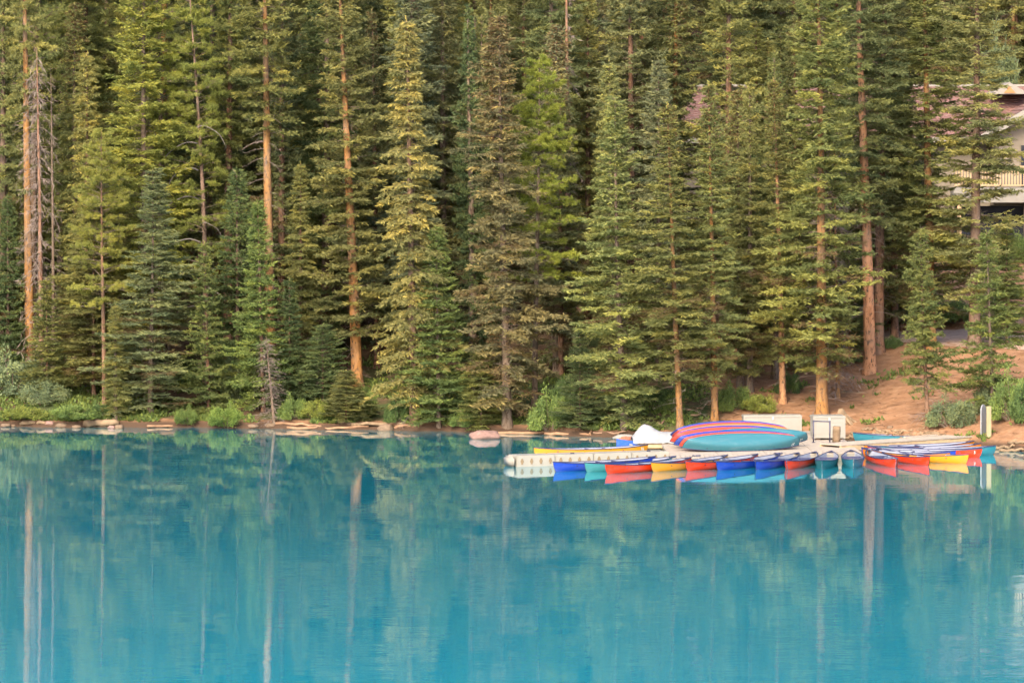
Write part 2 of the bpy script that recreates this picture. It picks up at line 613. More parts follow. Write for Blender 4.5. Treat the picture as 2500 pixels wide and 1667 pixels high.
def needle_branch(tw, p0, az, L, rise, droop, tip, hang, sub, inner, tone, dead=False, brown=0.0):
    r = tw.r
    d = np.array([math.cos(az), math.sin(az), 0])
    sd = np.array([-math.sin(az), math.cos(az), 0])
    sway = r.normal(0, 0.10)
    def curve(s):
        s = np.asarray(s)[:, None]
        return p0 + d * L * s * 0.97 + sd * (L * sway * s * s) + UPZ * L * (rise * s - droop * s * s + tip * s ** 3)
    tw.tube(curve(np.linspace(0, 0.9, 5)), 0.007 + 0.008 * L, 0.004)
    nl = max(3, int(L / (0.165 * sub)))
    s = np.linspace(inner, 0.97, nl) + r.normal(0, 0.02, nl)
    S = np.concatenate([s, s + 0.03]).clip(0.05, 1)
    side = np.concatenate([np.ones(nl), -np.ones(nl)])
    B = curve(S)
    LL = (0.36 * L * np.clip(1 - S, 0, 1) ** 0.7 * np.clip(S * 4, 0.35, 1) + 0.12) * r.uniform(0.6, 1.2, 2 * nl)
    LL = np.minimum(LL, 0.75)
    D = norm(d * 0.8 + side[:, None] * sd * 0.85 + UPZ * (r.normal(0, 0.26, 2 * nl) - 0.3 * hang)[:, None])
    Kc = np.maximum(1, np.ceil(LL / (0.098 * sub))).astype(int)
    idx = np.repeat(np.arange(2 * nl), Kc)
    start = np.repeat(np.cumsum(Kc) - Kc, Kc)
    u = (np.arange(len(idx)) - start + r.uniform(0.3, 0.9, len(idx))) / Kc[idx]
    pos = B[idx] + D[idx] * (LL[idx] * u)[:, None] - UPZ * (hang * 0.45 * LL[idx] * u * u)[:, None]
    allP0, allP1, allW, allT = [], [], [], []
    for sg in (-1, 1):
        per = norm(np.cross(D[idx], UPZ))
        q = norm(D[idx] * 0.75 + sg * per * 0.75 + UPZ * r.normal(0.08 - hang, 0.5, len(idx))[:, None])
        ln = r.uniform(0.11, 0.27, len(idx)) * sub
        allP0.append(pos); allP1.append(pos + q * ln[:, None]); allW.append(r.uniform(0.034, 0.062, len(idx)) * sub)
        allT.append(tone + r.normal(0, 0.13, len(idx)) + 0.10 * (u - 0.5))
    # shoots standing on the branch itself
    m = max(4, int(L / (0.075 * sub)))
    ss = r.uniform(max(0.12, inner), 1.0, m)
    pp = curve(ss)
    q = norm(d * 0.9 + sd * r.normal(0, 0.5, m)[:, None] + UPZ * r.normal(0.12 - hang * .6, 0.35, m)[:, None])
    allP0.append(pp); allP1.append(pp + q * (r.uniform(0.16, 0.30, m) * sub)[:, None]); allW.append(r.uniform(0.034, 0.062, m) * sub)
    allT.append(tone + r.normal(0, 0.13, m))
    P0 = np.concatenate(allP0); P1 = np.concatenate(allP1); W = np.concatenate(allW); T = np.concatenate(allT).clip(0, 1)
    if dead:
        T = np.where(r.random(len(T)) < 0.75, 2.0, T)
        W = W * 0.5
    if brown > 0:
        T = np.where(r.random(len(T)) < brown, 2.0, T)
    tw.add(P0, P1, W, T)
    # bare brown twigs near the trunk
    m = max(2, int(L * 5))
    ss = r.uniform(0.05, max(0.35, inner + .1), m)
    pp = curve(ss)
    q = norm(d * r.uniform(-.2, 1, m)[:, None] + sd * r.normal(0, 0.8, m)[:, None] + UPZ * r.normal(-0.35, 0.4, m)[:, None])
    tw.add(pp, pp + q * r.uniform(0.15, 0.42, m)[:, None], np.full(m, 0.016), np.full(m, 0.5), 1, False)

def conifer(name, seed, H, R, cb, dz, nb, power=0.7, rise=0.05, droop=0.35, tip=0.22, hang=0.12, sub=0.88, gap=0.08, inner=0.22,
            r0=0.2, bend=0.05, cones=0.0, stubs=0.9, lump=0.25, low=0.6, deadlow=0.0, tone=0.45, snag=0.0):
    rng = np.random.default_rng(seed)
    bf = make_bend(rng, H, bend)
    tw = Twigs(seed + 1000)
    ph = rng.uniform(0, 6.28, 4)
    z = cb * H
    while z < H - 0.12:
        t = (z - cb * H) / (H - cb * H)
        env = R * (1 - t) ** power * min(1, low + 2.2 * t) + 0.10
        n = int(round(nb * (1 - 0.35 * t)))
        az0 = rng.uniform(0, 6.28)
        wl_ = rng.uniform(0.78, 1.12)
        for i in range(n):
            az = az0 + 6.283 * i / n + rng.normal(0, 0.22)
            lum = 1 + lump * (0.6 * math.sin(2 * az + ph[0] + z * 0.8) + 0.6 * math.sin(3 * az + ph[1] - z * 1.6) + 0.5 * math.sin(az + ph[2] + z * 0.45))
            L = max(0.10, env * wl_ * lum * rng.uniform(0.72, 1.08))
            if rng.random() < gap * (1 - t):
                continue
            zb = z + rng.normal(0, dz * 0.18)
            p0 = bf(zb) + UPZ * zb
            up = 0.55 * max(0, t - 0.55) / 0.45
            dd = rng.random() < deadlow * max(0, 1 - t * 2.2)
            needle_branch(tw, p0, az, L, rise + up + rng.normal(0, 0.15), droop * (1 - 0.6 * t), tip, hang, sub, inner, tone + rng.normal(0, 0.15), dd, brown=cones * max(0, (t - 0.62) / 0.38))
        # short foliage close to the trunk
        if rng.random() < stubs:
            zb = z + rng.uniform(-0.3, 0.3)
            needle_branch(tw, bf(zb) + UPZ * zb, rng.uniform(0, 6.28), min(env, rng.uniform(0.35, 0.8)), 0.0, 0.4, 0.1, hang, sub, 0.1, tone + rng.normal(0, 0.15))
        z += dz * rng.uniform(0.7, 1.3) * (1 - 0.55 * t)
    # leader
    k = 10
    zz = np.linspace(H - 0.5, H - 0.02, k)
    P0 = np.array([bf(v) + UPZ * v for v in zz])
    a = rng.uniform(0, 6.28, k)
    P1 = P0 + np.stack([np.cos(a) * 0.07, np.sin(a) * 0.07, np.full(k, 0.13)], 1)
    tw.add(P0, P1, np.full(k, 0.05), np.full(k, 0.75))
    # dead snags below the crown
    if snag > 0:
        ns = int(snag * H * cb)
        for i in range(ns):
            zs = rng.uniform(0.22 * cb * H, cb * H * 1.15)
            az = rng.uniform(0, 6.28)
            L = rng.uniform(0.4, 1.3)
            s = np.linspace(0, 1, 5)[:, None]
            d = np.array([math.cos(az), math.sin(az), 0])
            pts = bf(zs) + UPZ * zs + d * L * s + UPZ * (L * (0.15 * s - rng.uniform(0.2, 0.7) * s * s))
            tw.tube(pts, 0.014, 0.005, 2)
            m = 5
            ss = rng.integers(1, 5, m)
            pp = pts[ss]
            q = norm(d + rng.normal(0, 0.7, (m, 3)))
            tw.add(pp, pp + q * rng.uniform(0.15, 0.4, (m, 1)), np.full(m, 0.014), np.full(m, 0.5), 2, False)
    cm = tw.mesh(name + '_crown', [M_FOL, M_TWIG, M_DEADTWIG])
    tm = trunk_mesh(name + '_trunk', H, r0, bf)
    TRIS[0] += 2 * len(cm.polygons) + 2 * len(tm.polygons)
    return dict(crown=cm, trunk=tm, H=H, R=R, bend=bf)

def pine(name, seed, H, R, cb, nbr, r0=0.17, tuft=26, bend=0.12, power=0.45):
    rng = np.random.default_rng(seed)
    bf = make_bend(rng, H, bend)
    tw = Twigs(seed + 2000)
    for i in range(nbr):
        t = rng.random() ** 0.9
        z = H * (cb + (1 - cb) * t) - 0.1
        az = rng.uniform(0, 6.28)
        L = max(0.25, R * (1 - t) ** power * rng.uniform(0.45, 1.1))
        d = np.array([math.cos(az), math.sin(az), 0]); sd = np.array([-d[1], d[0], 0])
        rs, dr = rng.normal(0.2 + 0.5 * t, 0.15), rng.uniform(0.05, 0.3)
        s = np.linspace(0, 1, 6)[:, None]
        pts = bf(z) + UPZ * z + d * L * s + UPZ * L * (rs * s - dr * s * s)
        tw.tube(pts, 0.012 + 0.01 * L, 0.006)
        tone = 0.5 + rng.normal(0, 0.1)
        k = int(4 + L * 6)
        for j in range(k):
            sv = rng.uniform(0.35, 1.0)
            c0 = bf(z) + UPZ * z + d * L * sv + UPZ * L * (rs * sv - dr * sv * sv)
            e = c0 + sd * rng.normal(0, 0.22 * L) + d * rng.uniform(0, 0.2) + UPZ * rng.uniform(-0.03, 0.16)
            tw.add(c0[None], e[None], np.array([0.02]), np.array([0.5]), 1, False)
            q = norm(norm(e - c0) * 0.55 + rng.normal(0, 0.65, (tuft, 3)) + UPZ * 0.22)
            off = e + rng.normal(0, 0.035, (tuft, 3))
            tw.add(off, off + q * rng.uniform(0.12, 0.21, (tuft, 1)), np.full(tuft, 0.021), (tone + rng.normal(0, 0.14, tuft)).clip(0, 1), 0, False)
    cm = tw.mesh(name + '_crown', [M_FOL, M_TWIG, M_DEADTWIG])
    tm = trunk_mesh(name + '_trunk', H, r0, bf)
    TRIS[0] += 2 * len(cm.polygons)
    return dict(crown=cm, trunk=tm, H=H, R=R, bend=bf)

def dead_tree(name, seed, H, R, r0, n, lo=0.0):
    rng = np.random.default_rng(seed)
    bf = make_bend(rng, H, 0.05)
    tw = Twigs(seed + 3000)
    for i in range(n):
        t = rng.uniform(lo, 0.97)
        z = H * t
        az = rng.uniform(0, 6.28)
        L = R * (1 - t) ** 0.5 * rng.uniform(0.4, 1.1) + 0.1
        d = np.array([math.cos(az), math.sin(az), 0])
        s = np.linspace(0, 1, 6)[:, None]
        dr = rng.uniform(0.4, 1.3)
        pts = bf(z) + UPZ * z + d * L * s + UPZ * L * (0.25 * s - dr * s * s)
        tw.tube(pts, 0.014, 0.006, 0)
        m = int(4 + L * 8)
        ss = rng.integers(1, 6, m)
        pp = pts[ss]
        q = norm(d * 0.6 + rng.normal(0, 0.5, (m, 3)) - UPZ * 0.7)
        tw.add(pp, pp + q * rng.uniform(0.12, 0.45, (m, 1)), np.full(m, 0.028), np.full(m, 0.5), 0, False)
    cm = tw.mesh(name + '_crown', [M_DEADTWIG])
    tm = trunk_mesh(name + '_trunk', H, r0, bf)
    return dict(crown=cm, trunk=tm, H=H, R=R, bend=bf, dead=True)

PR = {}
# full shoreline spruces
PR['A0'] = conifer('spruce_a', 1, 18, 1.9, 0.05, 0.46, 8, 0.85, gap=0.12, r0=0.19, deadlow=0.2, lump=0.34, snag=4)
PR['A1'] = conifer('spruce_b', 2, 17, 1.8, 0.07, 0.48, 8, 0.75, droop=0.42, hang=0.25, gap=0.14, r0=0.18, deadlow=0.3, lump=0.4, snag=4)
PR['A2'] = conifer('spruce_c', 3, 16, 2.0, 0.04, 0.48, 8, 0.95, gap=0.12, r0=0.18, deadlow=0.15, lump=0.36)
# spruces with a bare lower trunk
PR['B0'] = conifer('spruce_d', 4, 19, 1.7, 0.16, 0.46, 8, 0.8, cones=0.35, gap=0.16, r0=0.20, lump=0.38, deadlow=0.3, snag=4)
PR['B1'] = conifer('spruce_e', 5, 21, 2.0, 0.13, 0.60, 8, 0.6, rise=0.12, droop=0.28, tip=0.15, gap=0.18, r0=0.25, lump=0.42, snag=4)
PR['B2'] = conifer('spruce_f', 6, 20, 1.9, 0.10, 0.48, 8, 0.7, gap=0.16, r0=0.22, lump=0.42, deadlow=0.3, snag=4)
# narrow drooping spruces
PR['C0'] = conifer('spruce_g', 7, 17, 1.35, 0.06, 0.42, 8, 0.65, rise=-0.05, droop=0.45, tip=0.1, hang=0.55, gap=0.12, r0=0.19, lump=0.42, snag=5)
PR['C1'] = conifer('spruce_h', 8, 17, 1.6, 0.05, 0.44, 8, 0.65, cones=0.5, rise=-0.02, droop=0.5, tip=0.25, hang=0.3, gap=0.14, r0=0.19, lump=0.42, deadlow=0.55)
# young firs
PR['D0'] = conifer('fir_a', 9, 9, 1.5, 0.04, 0.36, 8, 1.0, rise=0.10, droop=0.22, tip=0.15, hang=0.0, sub=0.72, gap=0.08, inner=0.12, r0=0.09, bend=0.02, lump=0.2, stubs=0.2)
PR['D1'] = conifer('fir_b', 10, 8, 1.35, 0.03, 0.37, 8, 0.95, rise=0.08, droop=0.25, tip=0.18, hang=0.03, sub=0.72, gap=0.09, inner=0.14, r0=0.08, bend=0.02, lump=0.26, stubs=0.2)
PR['D2'] = conifer('fir_c', 11, 6, 1.35, 0.03, 0.32, 8, 0.75, rise=0.05, droop=0.28, tip=0.2, hang=0.05, sub=0.72, gap=0.12, inner=0.12, r0=0.07, bend=0.02, lump=0.3, stubs=0.2)
PR['D3'] = conifer('fir_d', 21, 8, 1.25, 0.24, 0.38, 8, 0.8, rise=0.05, droop=0.35, tip=0.25, hang=0.1, sub=0.72, gap=0.12, inner=0.14, r0=0.11, bend=0.03, lump=0.35, snag=14)
PR['D4'] = conifer('fir_e', 22, 8, 1.7, 0.10, 0.48, 7, 0.95, rise=0.05, droop=0.3, tip=0.2, hang=0.08, sub=0.75, gap=0.12, inner=0.16, r0=0.09, bend=0.02, lump=0.3)
# tall trees with crowns only high up
PR['E0'] = conifer('tall_a', 12, 23, 1.7, 0.52, 0.55, 7, 0.55, gap=0.18, r0=0.22, lump=0.42, snag=4.0, sub=0.92)
PR['E1'] = conifer('tall_b', 13, 24, 2.0, 0.30, 0.52, 8, 0.55, rise=0.02, droop=0.32, gap=0.16, r0=0.26, lump=0.42, snag=4.0, sub=0.92, stubs=0.9)
PR['P0'] = pine('pine_a', 14, 19, 2.3, 0.36, 150, tuft=46)
PR['P1'] = pine('pine_b', 15, 23, 1.9, 0.22, 130, bend=0.2, tuft=44)
PR['X0'] = dead_tree('dead_a', 16, 15, 1.15, 0.14, 230)
PR['X1'] = dead_tree('dead_b', 17, 14, 0.7, 0.09, 30, 0.3)
print('conifer tris', TRIS[0])

OLIVE = (0.256, 0.254, 0.094)
BRIGHT = (0.262, 0.270, 0.066)
DARK = (0.200, 0.205, 0.088)
BLUE = (0.235, 0.238, 0.125)
BROWNISH = (0.255, 0.225, 0.118)
FIR = (0.192, 0.228, 0.074)
FIRDARK = (0.138, 0.168, 0.070)
YEL = (0.285, 0.258, 0.094)
LIME = (0.262, 0.285, 0.062)
T_OR = (0.27, 0.130, 0.042)
T_GR = (0.19, 0.13, 0.085)
T_BR = (0.22, 0.112, 0.062)
T_DK = (0.16, 0.095, 0.06)

def place_tree(name, label, proto, px, base_py=None, depth=None, top_py=None, hw=None, tint=OLIVE, trunk=T_GR, top_px=None, rz=None,
               cat='tree', group=None, trunk_scale=1.0, xy=None, height=None):
    """px, base_py, top_py, hw in 2352-wide photo pixels"""
    pr = PR[proto]
    if xy is not None:
        x, y = xy
        base = Vector((x, y, ground(x, y)))
    elif base_py is not None:
        base = gpt(px * K, base_py * K)
    else:
        x = xat(px * K, DIST)
        for _ in range(4):
            y = shore_y(x) + depth
            x = xat(px * K, DIST + y)
        base = Vector((x, y, ground(x, y)))
    dist = base.y + DIST
    if height is None:
        height = zat(top_py * K, dist) - base.z
    sz = height / pr['H']
    sx = sz if hw is None else 1.22 * hw * K * dist / FPX / pr['R']
    root = empty(name, base)
    root.rotation_mode = 'ZYX'
    lean = 0.0
    if top_px is not None:
        dx = xat(top_px * K, dist) - base.x
        lean = math.atan2(dx, height)
    root.rotation_euler = (0, lean, RNG.uniform(0, 6.28) if rz is None else rz)
    tag(root, label, cat, group)
    c = link('crown', pr['crown'], root)
    t = link('trunk', pr['trunk'], root)
    c.scale = (sx, sx, sz)
    ts = max(0.5, min(1.5, sz * 0.95)) * trunk_scale
    # the trunk follows the crown's bends in plan while keeping its own girth
    t.scale = (ts, ts, sz)
    j = RNG.uniform(0.86, 1.14)
    c.color = (tint[0] * j * RNG.uniform(0.94, 1.06), tint[1] * j, tint[2] * j * RNG.uniform(0.9, 1.1), 1)
    t.color = (*trunk, 1)
    return root

S, F = 'spruce_tree', 'fir_tree'
H_ = place_tree
# -- left end
H_('pine_tree', 'tall bare orange trunk at the left edge of the forest', 'E0', 70, depth=7, top_py=-330, hw=48, tint=OLIVE, trunk=T_OR, top_px=50, trunk_scale=1.05)
H_('dead_spruce', 'dead spruce with drooping grey twigs and reddish trunk beside the tall bare orange trunk', 'X0', 96, depth=5.5, top_py=108, hw=50, trunk=(0.25, 0.125, 0.075), top_px=86, trunk_scale=0.9)
H_('dead_spruce', 'thin grey dead trunk with hardly a twig, right of the twiggy dead spruce', 'X1', 122, depth=8, top_py=150, hw=22, trunk=T_GR, top_px=119)
H_(S, 'dark olive spruce cut off by the left edge above the grey willow bush', 'A1', 6, depth=8, top_py=-180, hw=62, tint=DARK, trunk=T_DK)
H_(F, 'small olive fir above the willow bush at far left with its trunk foot showing', 'D1', 50, base_py=800, top_py=540, hw=52, tint=OLIVE, trunk=T_OR)
H_(F, 'low olive fir hiding the feet of the bare left trunks', 'D1', 108, depth=3.4, top_py=640, hw=56, tint=OLIVE, trunk=T_BR)
H_(F, 'dark young fir at the left edge behind the small olive fir', 'D0', 18, depth=7, top_py=450, hw=55, tint=FIRDARK, trunk=T_DK)
H_(S, 'spruce with orange-tinged tip near the top left corner', 'C1', 175, depth=11, top_py=8, hw=62, tint=OLIVE, trunk=T_GR)
H_(S, 'slim spruce with yellowish tip between the dead spruces and the big olive pine', 'C0', 200, depth=8, top_py=118, hw=52, tint=YEL, trunk=T_BR)
H_(S, 'big olive-green spruce at left, top out of frame, above the broad grey-green shoreline spruce', 'B2', 335, depth=6, top_py=-120, hw=105, tint=BRIGHT, trunk=T_GR)
H_('pine_tree', 'forked grey-pink trunk with sparse tufts right of the big olive-green spruce', 'P1', 385, depth=7, top_py=-150, hw=70, tint=BRIGHT, trunk=T_GR, top_px=366, trunk_scale=1.2)
H_('pine_tree', 'yellow-green pine boughs reaching left beside the big olive-green spruce', 'P0', 240, depth=2.6, top_py=300, hw=76, tint=(0.262, 0.265, 0.070), trunk=T_BR)
H_(S, 'broad grey-green spruce on the left shore with branches down to the water', 'A2', 345, base_py=948, top_py=388, hw=112, tint=BLUE, trunk=T_GR)
H_(S, 'olive spruce with dead lower branches left of the broad grey-green shoreline spruce', 'A1', 215, depth=4.4, top_py=420, hw=105, tint=OLIVE, trunk=T_BR)
H_(S, 'thin low spruce with bare grey stem standing over the pale shoreline log', 'C0', 265, base_py=965, top_py=700, hw=32, tint=OLIVE, trunk=T_GR)
# -- left centre
PINKPINE = H_('pine_tree', 'tall slender pine with pinkish trunk and yellow tufts left of the dark young firs', 'P1', 473, depth=6, top_py=-90, hw=82, tint=BRIGHT, trunk=(0.22, 0.135, 0.09), top_px=440, rz=0.0)
_r = random.Random(3)
for _i, (_z, _sx, _L) in enumerate([(5.2, -1, 1.5), (6.4, -1, 2.2), (7.2, 1, 1.0), (8.3, -1, 1.9), (9.6, -1, 1.4), (4.3, 1, 1.2), (10.8, -1, 2.0), (3.4, -1, 1.6), (11.5, 1, 1.3)]):
    _up = _r.uniform(0.1, 0.5)
    _pts = [(_sx * _L * t, -0.25 - 0.3 * t, _z + _L * (_up * t - 0.95 * t * t * t) + 0.05 * math.sin(9 * t)) for t in [k / 9 for k in range(10)]]
    link('dead_branch', tube_mesh('dead_branch', _pts, [0.035 * (1 - k / 11) for k in range(10)], M_GREYWOOD, 6), PINKPINE)
H_(S, 'tall spruce with reddish trunk showing, second trunk left of the big orange one', 'E1', 524, depth=10, top_py=-260, hw=62, tint=OLIVE, trunk=T_BR, top_px=516)
H_(S, 'tall spruce with bright orange bare trunk left of centre, crown high up', 'E0', 624, depth=5, top_py=-260, hw=72, tint=OLIVE, trunk=T_OR, top_px=600, trunk_scale=1.25, rz=1.0)
H_(S, 'darker spruce close behind the bright orange trunk', 'B0', 645, depth=9, top_py=-150, hw=62, tint=DARK, trunk=T_BR)
H_(F, 'dark green young fir left of the bright orange trunk', 'D0', 545, depth=4.6, top_py=388, hw=80, tint=FIRDARK, trunk=T_DK)
H_(F, 'slim bright green young fir in front of the pinkish slender pine', 'D1', 480, base_py=945, top_py=555, hw=60, tint=FIR, trunk=T_BR, top_px=470)
H_(F, 'bright green fir tapering to a thin leader just left of the orange trunk foot', 'D0', 605, depth=1.9, top_py=462, hw=75, tint=FIR, trunk=T_BR, top_px=592)
H_('dead_fir', 'small dead fir with hanging grey twigs at the water left of centre', 'X0', 630, base_py=975, top_py=770, hw=36, trunk=T_GR, top_px=612)
H_(S, 'short narrow spruce with orange-tipped crown between the orange trunk and the layered spruce', 'C0', 690, depth=6, top_py=372, hw=42, tint=OLIVE, trunk=T_BR)
H_(F, 'dark low fir with visible pale leader left of the layered orange-footed spruce', 'D1', 665, depth=2.3, top_py=640, hw=58, tint=FIRDARK, trunk=T_BR)
H_(F, 'dark low fir just left of the orange trunk foot of the layered spruce', 'D2', 742, depth=2.2, top_py=745, hw=62, tint=FIRDARK, trunk=T_DK)
H_(F, 'shrubby low spruce spreading over the bank below the layered spruce', 'D2', 795, base_py=968, top_py=850, hw=62, tint=OLIVE, trunk=T_BR)
H_(S, 'layered spruce with broad horizontal boughs and orange lower trunk, left of centre', 'B1', 821, base_py=893, top_py=-140, hw=95, tint=OLIVE, trunk=(0.40, 0.185, 0.06), top_px=782, trunk_scale=1.1)
H_(S, 'thin dark trunk standing behind the layered orange-footed spruce', 'B0', 868, depth=10, top_py=20, hw=50, tint=DARK, trunk=T_BR, top_px=855)
H_(S, 'drooping yellow-green spruce at centre left with brown foot at the log pile', 'C0', 952, base_py=972, top_py=40, hw=72, tint=YEL, trunk=(0.30, 0.17, 0.10), top_px=932)
H_(S, 'large blue-grey spruce behind the drooping yellow-green spruce', 'A0', 945, depth=10, top_py=-130, hw=112, tint=BLUE, trunk=T_GR)
H_(F, 'green fir on the shore just right of the drooping yellow-green spruce', 'D0', 1008, base_py=982, top_py=522, hw=86, tint=FIR, trunk=T_GR, top_px=1002)
H_(F, 'tall narrow dark fir with the left one of the twin pointed tops', 'A2', 1085, depth=6, top_py=14, hw=62, tint=FIRDARK, trunk=T_GR)
H_(F, 'tall narrow fir with the right one of the twin pointed tops', 'A0', 1108, depth=6.9, top_py=36, hw=56, tint=OLIVE, trunk=T_GR)
H_(S, 'brownish spruce at centre with long pale trunk, standing behind the pink boulder', 'C1', 1165, base_py=980, top_py=38, hw=92, tint=BROWNISH, trunk=T_GR, top_px=1158)
H_(S, 'low bushy spruce left of the pink boulder at the waterline', 'D2', 1105, base_py=985, top_py=800, hw=62, tint=OLIVE, trunk=T_DK)
# -- centre right
H_('pine_tree', 'bright lime-green pine near centre, the yellowest crown of the forest', 'P0', 1228, depth=3.6, top_py=132, hw=92, tint=LIME, trunk=T_GR)
H_(S, 'pale spruce with thin trunk right of the lime-green pine', 'C1', 1278, depth=9, top_py=58, hw=70, tint=BLUE, trunk=T_GR)
H_('dead_spruce', 'dead reddish broken trunk near the top edge right of the pale spruce', 'X1', 1305, depth=12, top_py=-60, hw=32, trunk=T_BR, trunk_scale=1.7)
H_(S, 'dark spruce with reddish trunk at the top edge, right of the dead broken trunk', 'B2', 1452, depth=14, top_py=-260, hw=95, tint=DARK, trunk=T_BR)
H_(S, 'slim spruce top standing just left behind the full grey-green spruce by the dock end', 'C0', 1400, depth=8, top_py=138, hw=48, tint=OLIVE, trunk=T_GR)
H_(S, 'full grey-green spruce with boughs to the water left of the tarp-covered boat', 'A2', 1435, base_py=985, top_py=225, hw=112, tint=OLIVE, trunk=T_GR, top_px=1413)
H_(F, 'small dark green fir beside the leafy bush left of the full grey-green spruce', 'D1', 1332, base_py=985, top_py=758, hw=58, tint=FIRDARK, trunk=T_DK)
H_(S, 'narrow dark trunk rising behind the small dark green fir', 'B0', 1288, depth=9, top_py=200, hw=58, tint=DARK, trunk=T_BR)
H_(S, 'pale-tipped spruce behind and between the two spruces by the tarp-covered boat', 'A0', 1512, depth=9, top_py=136, hw=85, tint=BLUE, trunk=T_GR)
H_(S, 'spruce with bare orange lower trunk directly behind the tarp-covered boat', 'B0', 1562, base_py=985, top_py=236, hw=84, tint=OLIVE, trunk=T_OR, top_px=1533)
H_(S, 'spruce with bare orange lower trunk directly behind the pile of overturned canoes', 'B0', 1642, base_py=968, top_py=188, hw=70, tint=OLIVE, trunk=T_OR, top_px=1626)
H_(S, 'tall dark spruce cut by the top edge in front of the far left roof end', 'B1', 1672, depth=15, top_py=-250, hw=85, tint=OLIVE, trunk=T_BR)
H_(S, 'spruce with yellowish tip behind the long chest, left one of a pair', 'C1', 1700, depth=8, top_py=208, hw=58, tint=OLIVE, trunk=T_GR)
H_(S, 'spruce with yellowish tip, right one of the pair behind the long chest', 'A1', 1722, depth=7, top_py=190, hw=58, tint=YEL, trunk=T_GR)
H_(S, 'slim dark spruce with orange-brown foot left of the big spruce by the chests', 'B0', 1798, base_py=925, top_py=180, hw=62, tint=OLIVE, trunk=(0.40, 0.2, 0.09), top_px=1776)
H_(S, 'thin grey trunk close left of the slim dark spruce foot', 'B2', 1780, depth=9, top_py=120, hw=52, tint=DARK, trunk=T_GR)
H_(S, 'big spruce with thick orange foot behind the boxy chest', 'B2', 1888, base_py=952, top_py=-130, hw=112, tint=OLIVE, trunk=T_OR, top_px=1866, trunk_scale=1.15)
H_('dead_spruce', 'dead trunk with tangled brown twigs right of the big spruce by the chests', 'X0', 1925, base_py=915, top_py=260, hw=46, trunk=T_OR, trunk_scale=0.8, top_px=1916)
H_(S, 'tall dark spruce with long reddish trunk standing on the bare dirt bank', 'E1', 1998, base_py=858, top_py=-330, hw=92, tint=DARK, trunk=(0.40, 0.19, 0.09), top_px=1984, trunk_scale=1.15)
H_(S, 'second reddish trunk just behind the tall dark spruce on the dirt bank', 'E1', 2018, base_py=812, top_py=-280, hw=80, tint=DARK, trunk=T_BR, trunk_scale=1.1)
H_(S, 'big olive spruce at right above the path, hiding the middle of the house roof', 'B2', 2138, depth=17.5, top_py=-160, hw=102, tint=OLIVE, trunk=T_OR, top_px=2122, trunk_scale=1.2)
H_(S, 'tall spruce with dark trunk directly in front of the house balcony', 'B1', 2238, depth=18.5, top_py=-190, hw=104, tint=OLIVE, trunk=T_DK, trunk_scale=1.25)
H_(F, 'short spruce with dead shaggy foot on the dirt bank behind the moored canoes', 'D3', 2132, base_py=985, top_py=530, hw=58, tint=(0.225, 0.238, 0.085), trunk=T_BR, top_px=2112, trunk_scale=0.8)
H_(F, 'young fir with thin leader at the right edge beside the post and bush', 'D4', 2282, base_py=952, top_py=530, hw=80, tint=FIR, trunk=T_GR, top_px=2264)
H_(S, 'orange-brown trunk at the top right corner above the house', 'E0', 2328, depth=66, top_py=-420, hw=60, tint=OLIVE, trunk=T_OR, trunk_scale=1.1)
H_(S, 'olive spruce cut by the right edge above the house roof', 'A1', 2368, depth=68, top_py=-160, hw=70, tint=BLUE, trunk=T_GR)

for px_, dep, top, tint, pr_, lb in [
        (1662, 24, 70, DARK, 'A1', 'dark spruce hiding the roof behind the canoe-pile spruce'),
        (1738, 25, 50, OLIVE, 'A0', 'olive spruce behind the yellow-tipped pair, hiding the roof'),
        (1790, 24, 60, DARK, 'A2', 'shadowy spruce hiding the roof behind the slim dark spruce'),
        (1762, 17, 90, OLIVE, 'A0', 'olive spruce hiding the roof just right of the yellow-tipped pair'),
        (1822, 19, 40, DARK, 'A2', 'dark spruce hiding the roof left of the big spruce by the chests'),
        (1905, 16, 60, OLIVE, 'B2', 'olive spruce hiding the roof behind the big spruce by the chests'),
        (1955, 21, -40, DARK, 'A0', 'dark spruce left behind the long reddish trunk on the dirt bank'),
        (2055, 21, -60, DARK, 'A1', 'dark spruce right behind the second reddish trunk'),
        (2075, 24, 120, FIRDARK, 'A2', 'shadowy spruce at the foot of the house left of the big olive spruce'),
        (1735, 12, 330, FIRDARK, 'D0', 'dark fir behind the yellow-tipped pair of spruces'),
        (1840, 11, 420, DARK, 'A2', 'dark spruce filling the gap left of the big spruce by the chests'),
        (1950, 13, 520, FIRDARK, 'D0', 'dark young fir left of the long reddish trunk'),
        (2312, 20.5, 505, FIR, 'D0', 'green fir right of the dark balcony trunk below the house'),
        (2040, 24, 470, FIRDARK, 'D0', 'dark young fir at the far end of the path'),
        (2120, 26, 300, FIRDARK, 'A0', 'dark spruce below the eaves behind the big olive spruce')]:
    H_(S, lb, pr_, px_, depth=dep, top_py=top, hw=78 if pr_[0] != 'D' else 62, tint=tint, trunk=T_BR)

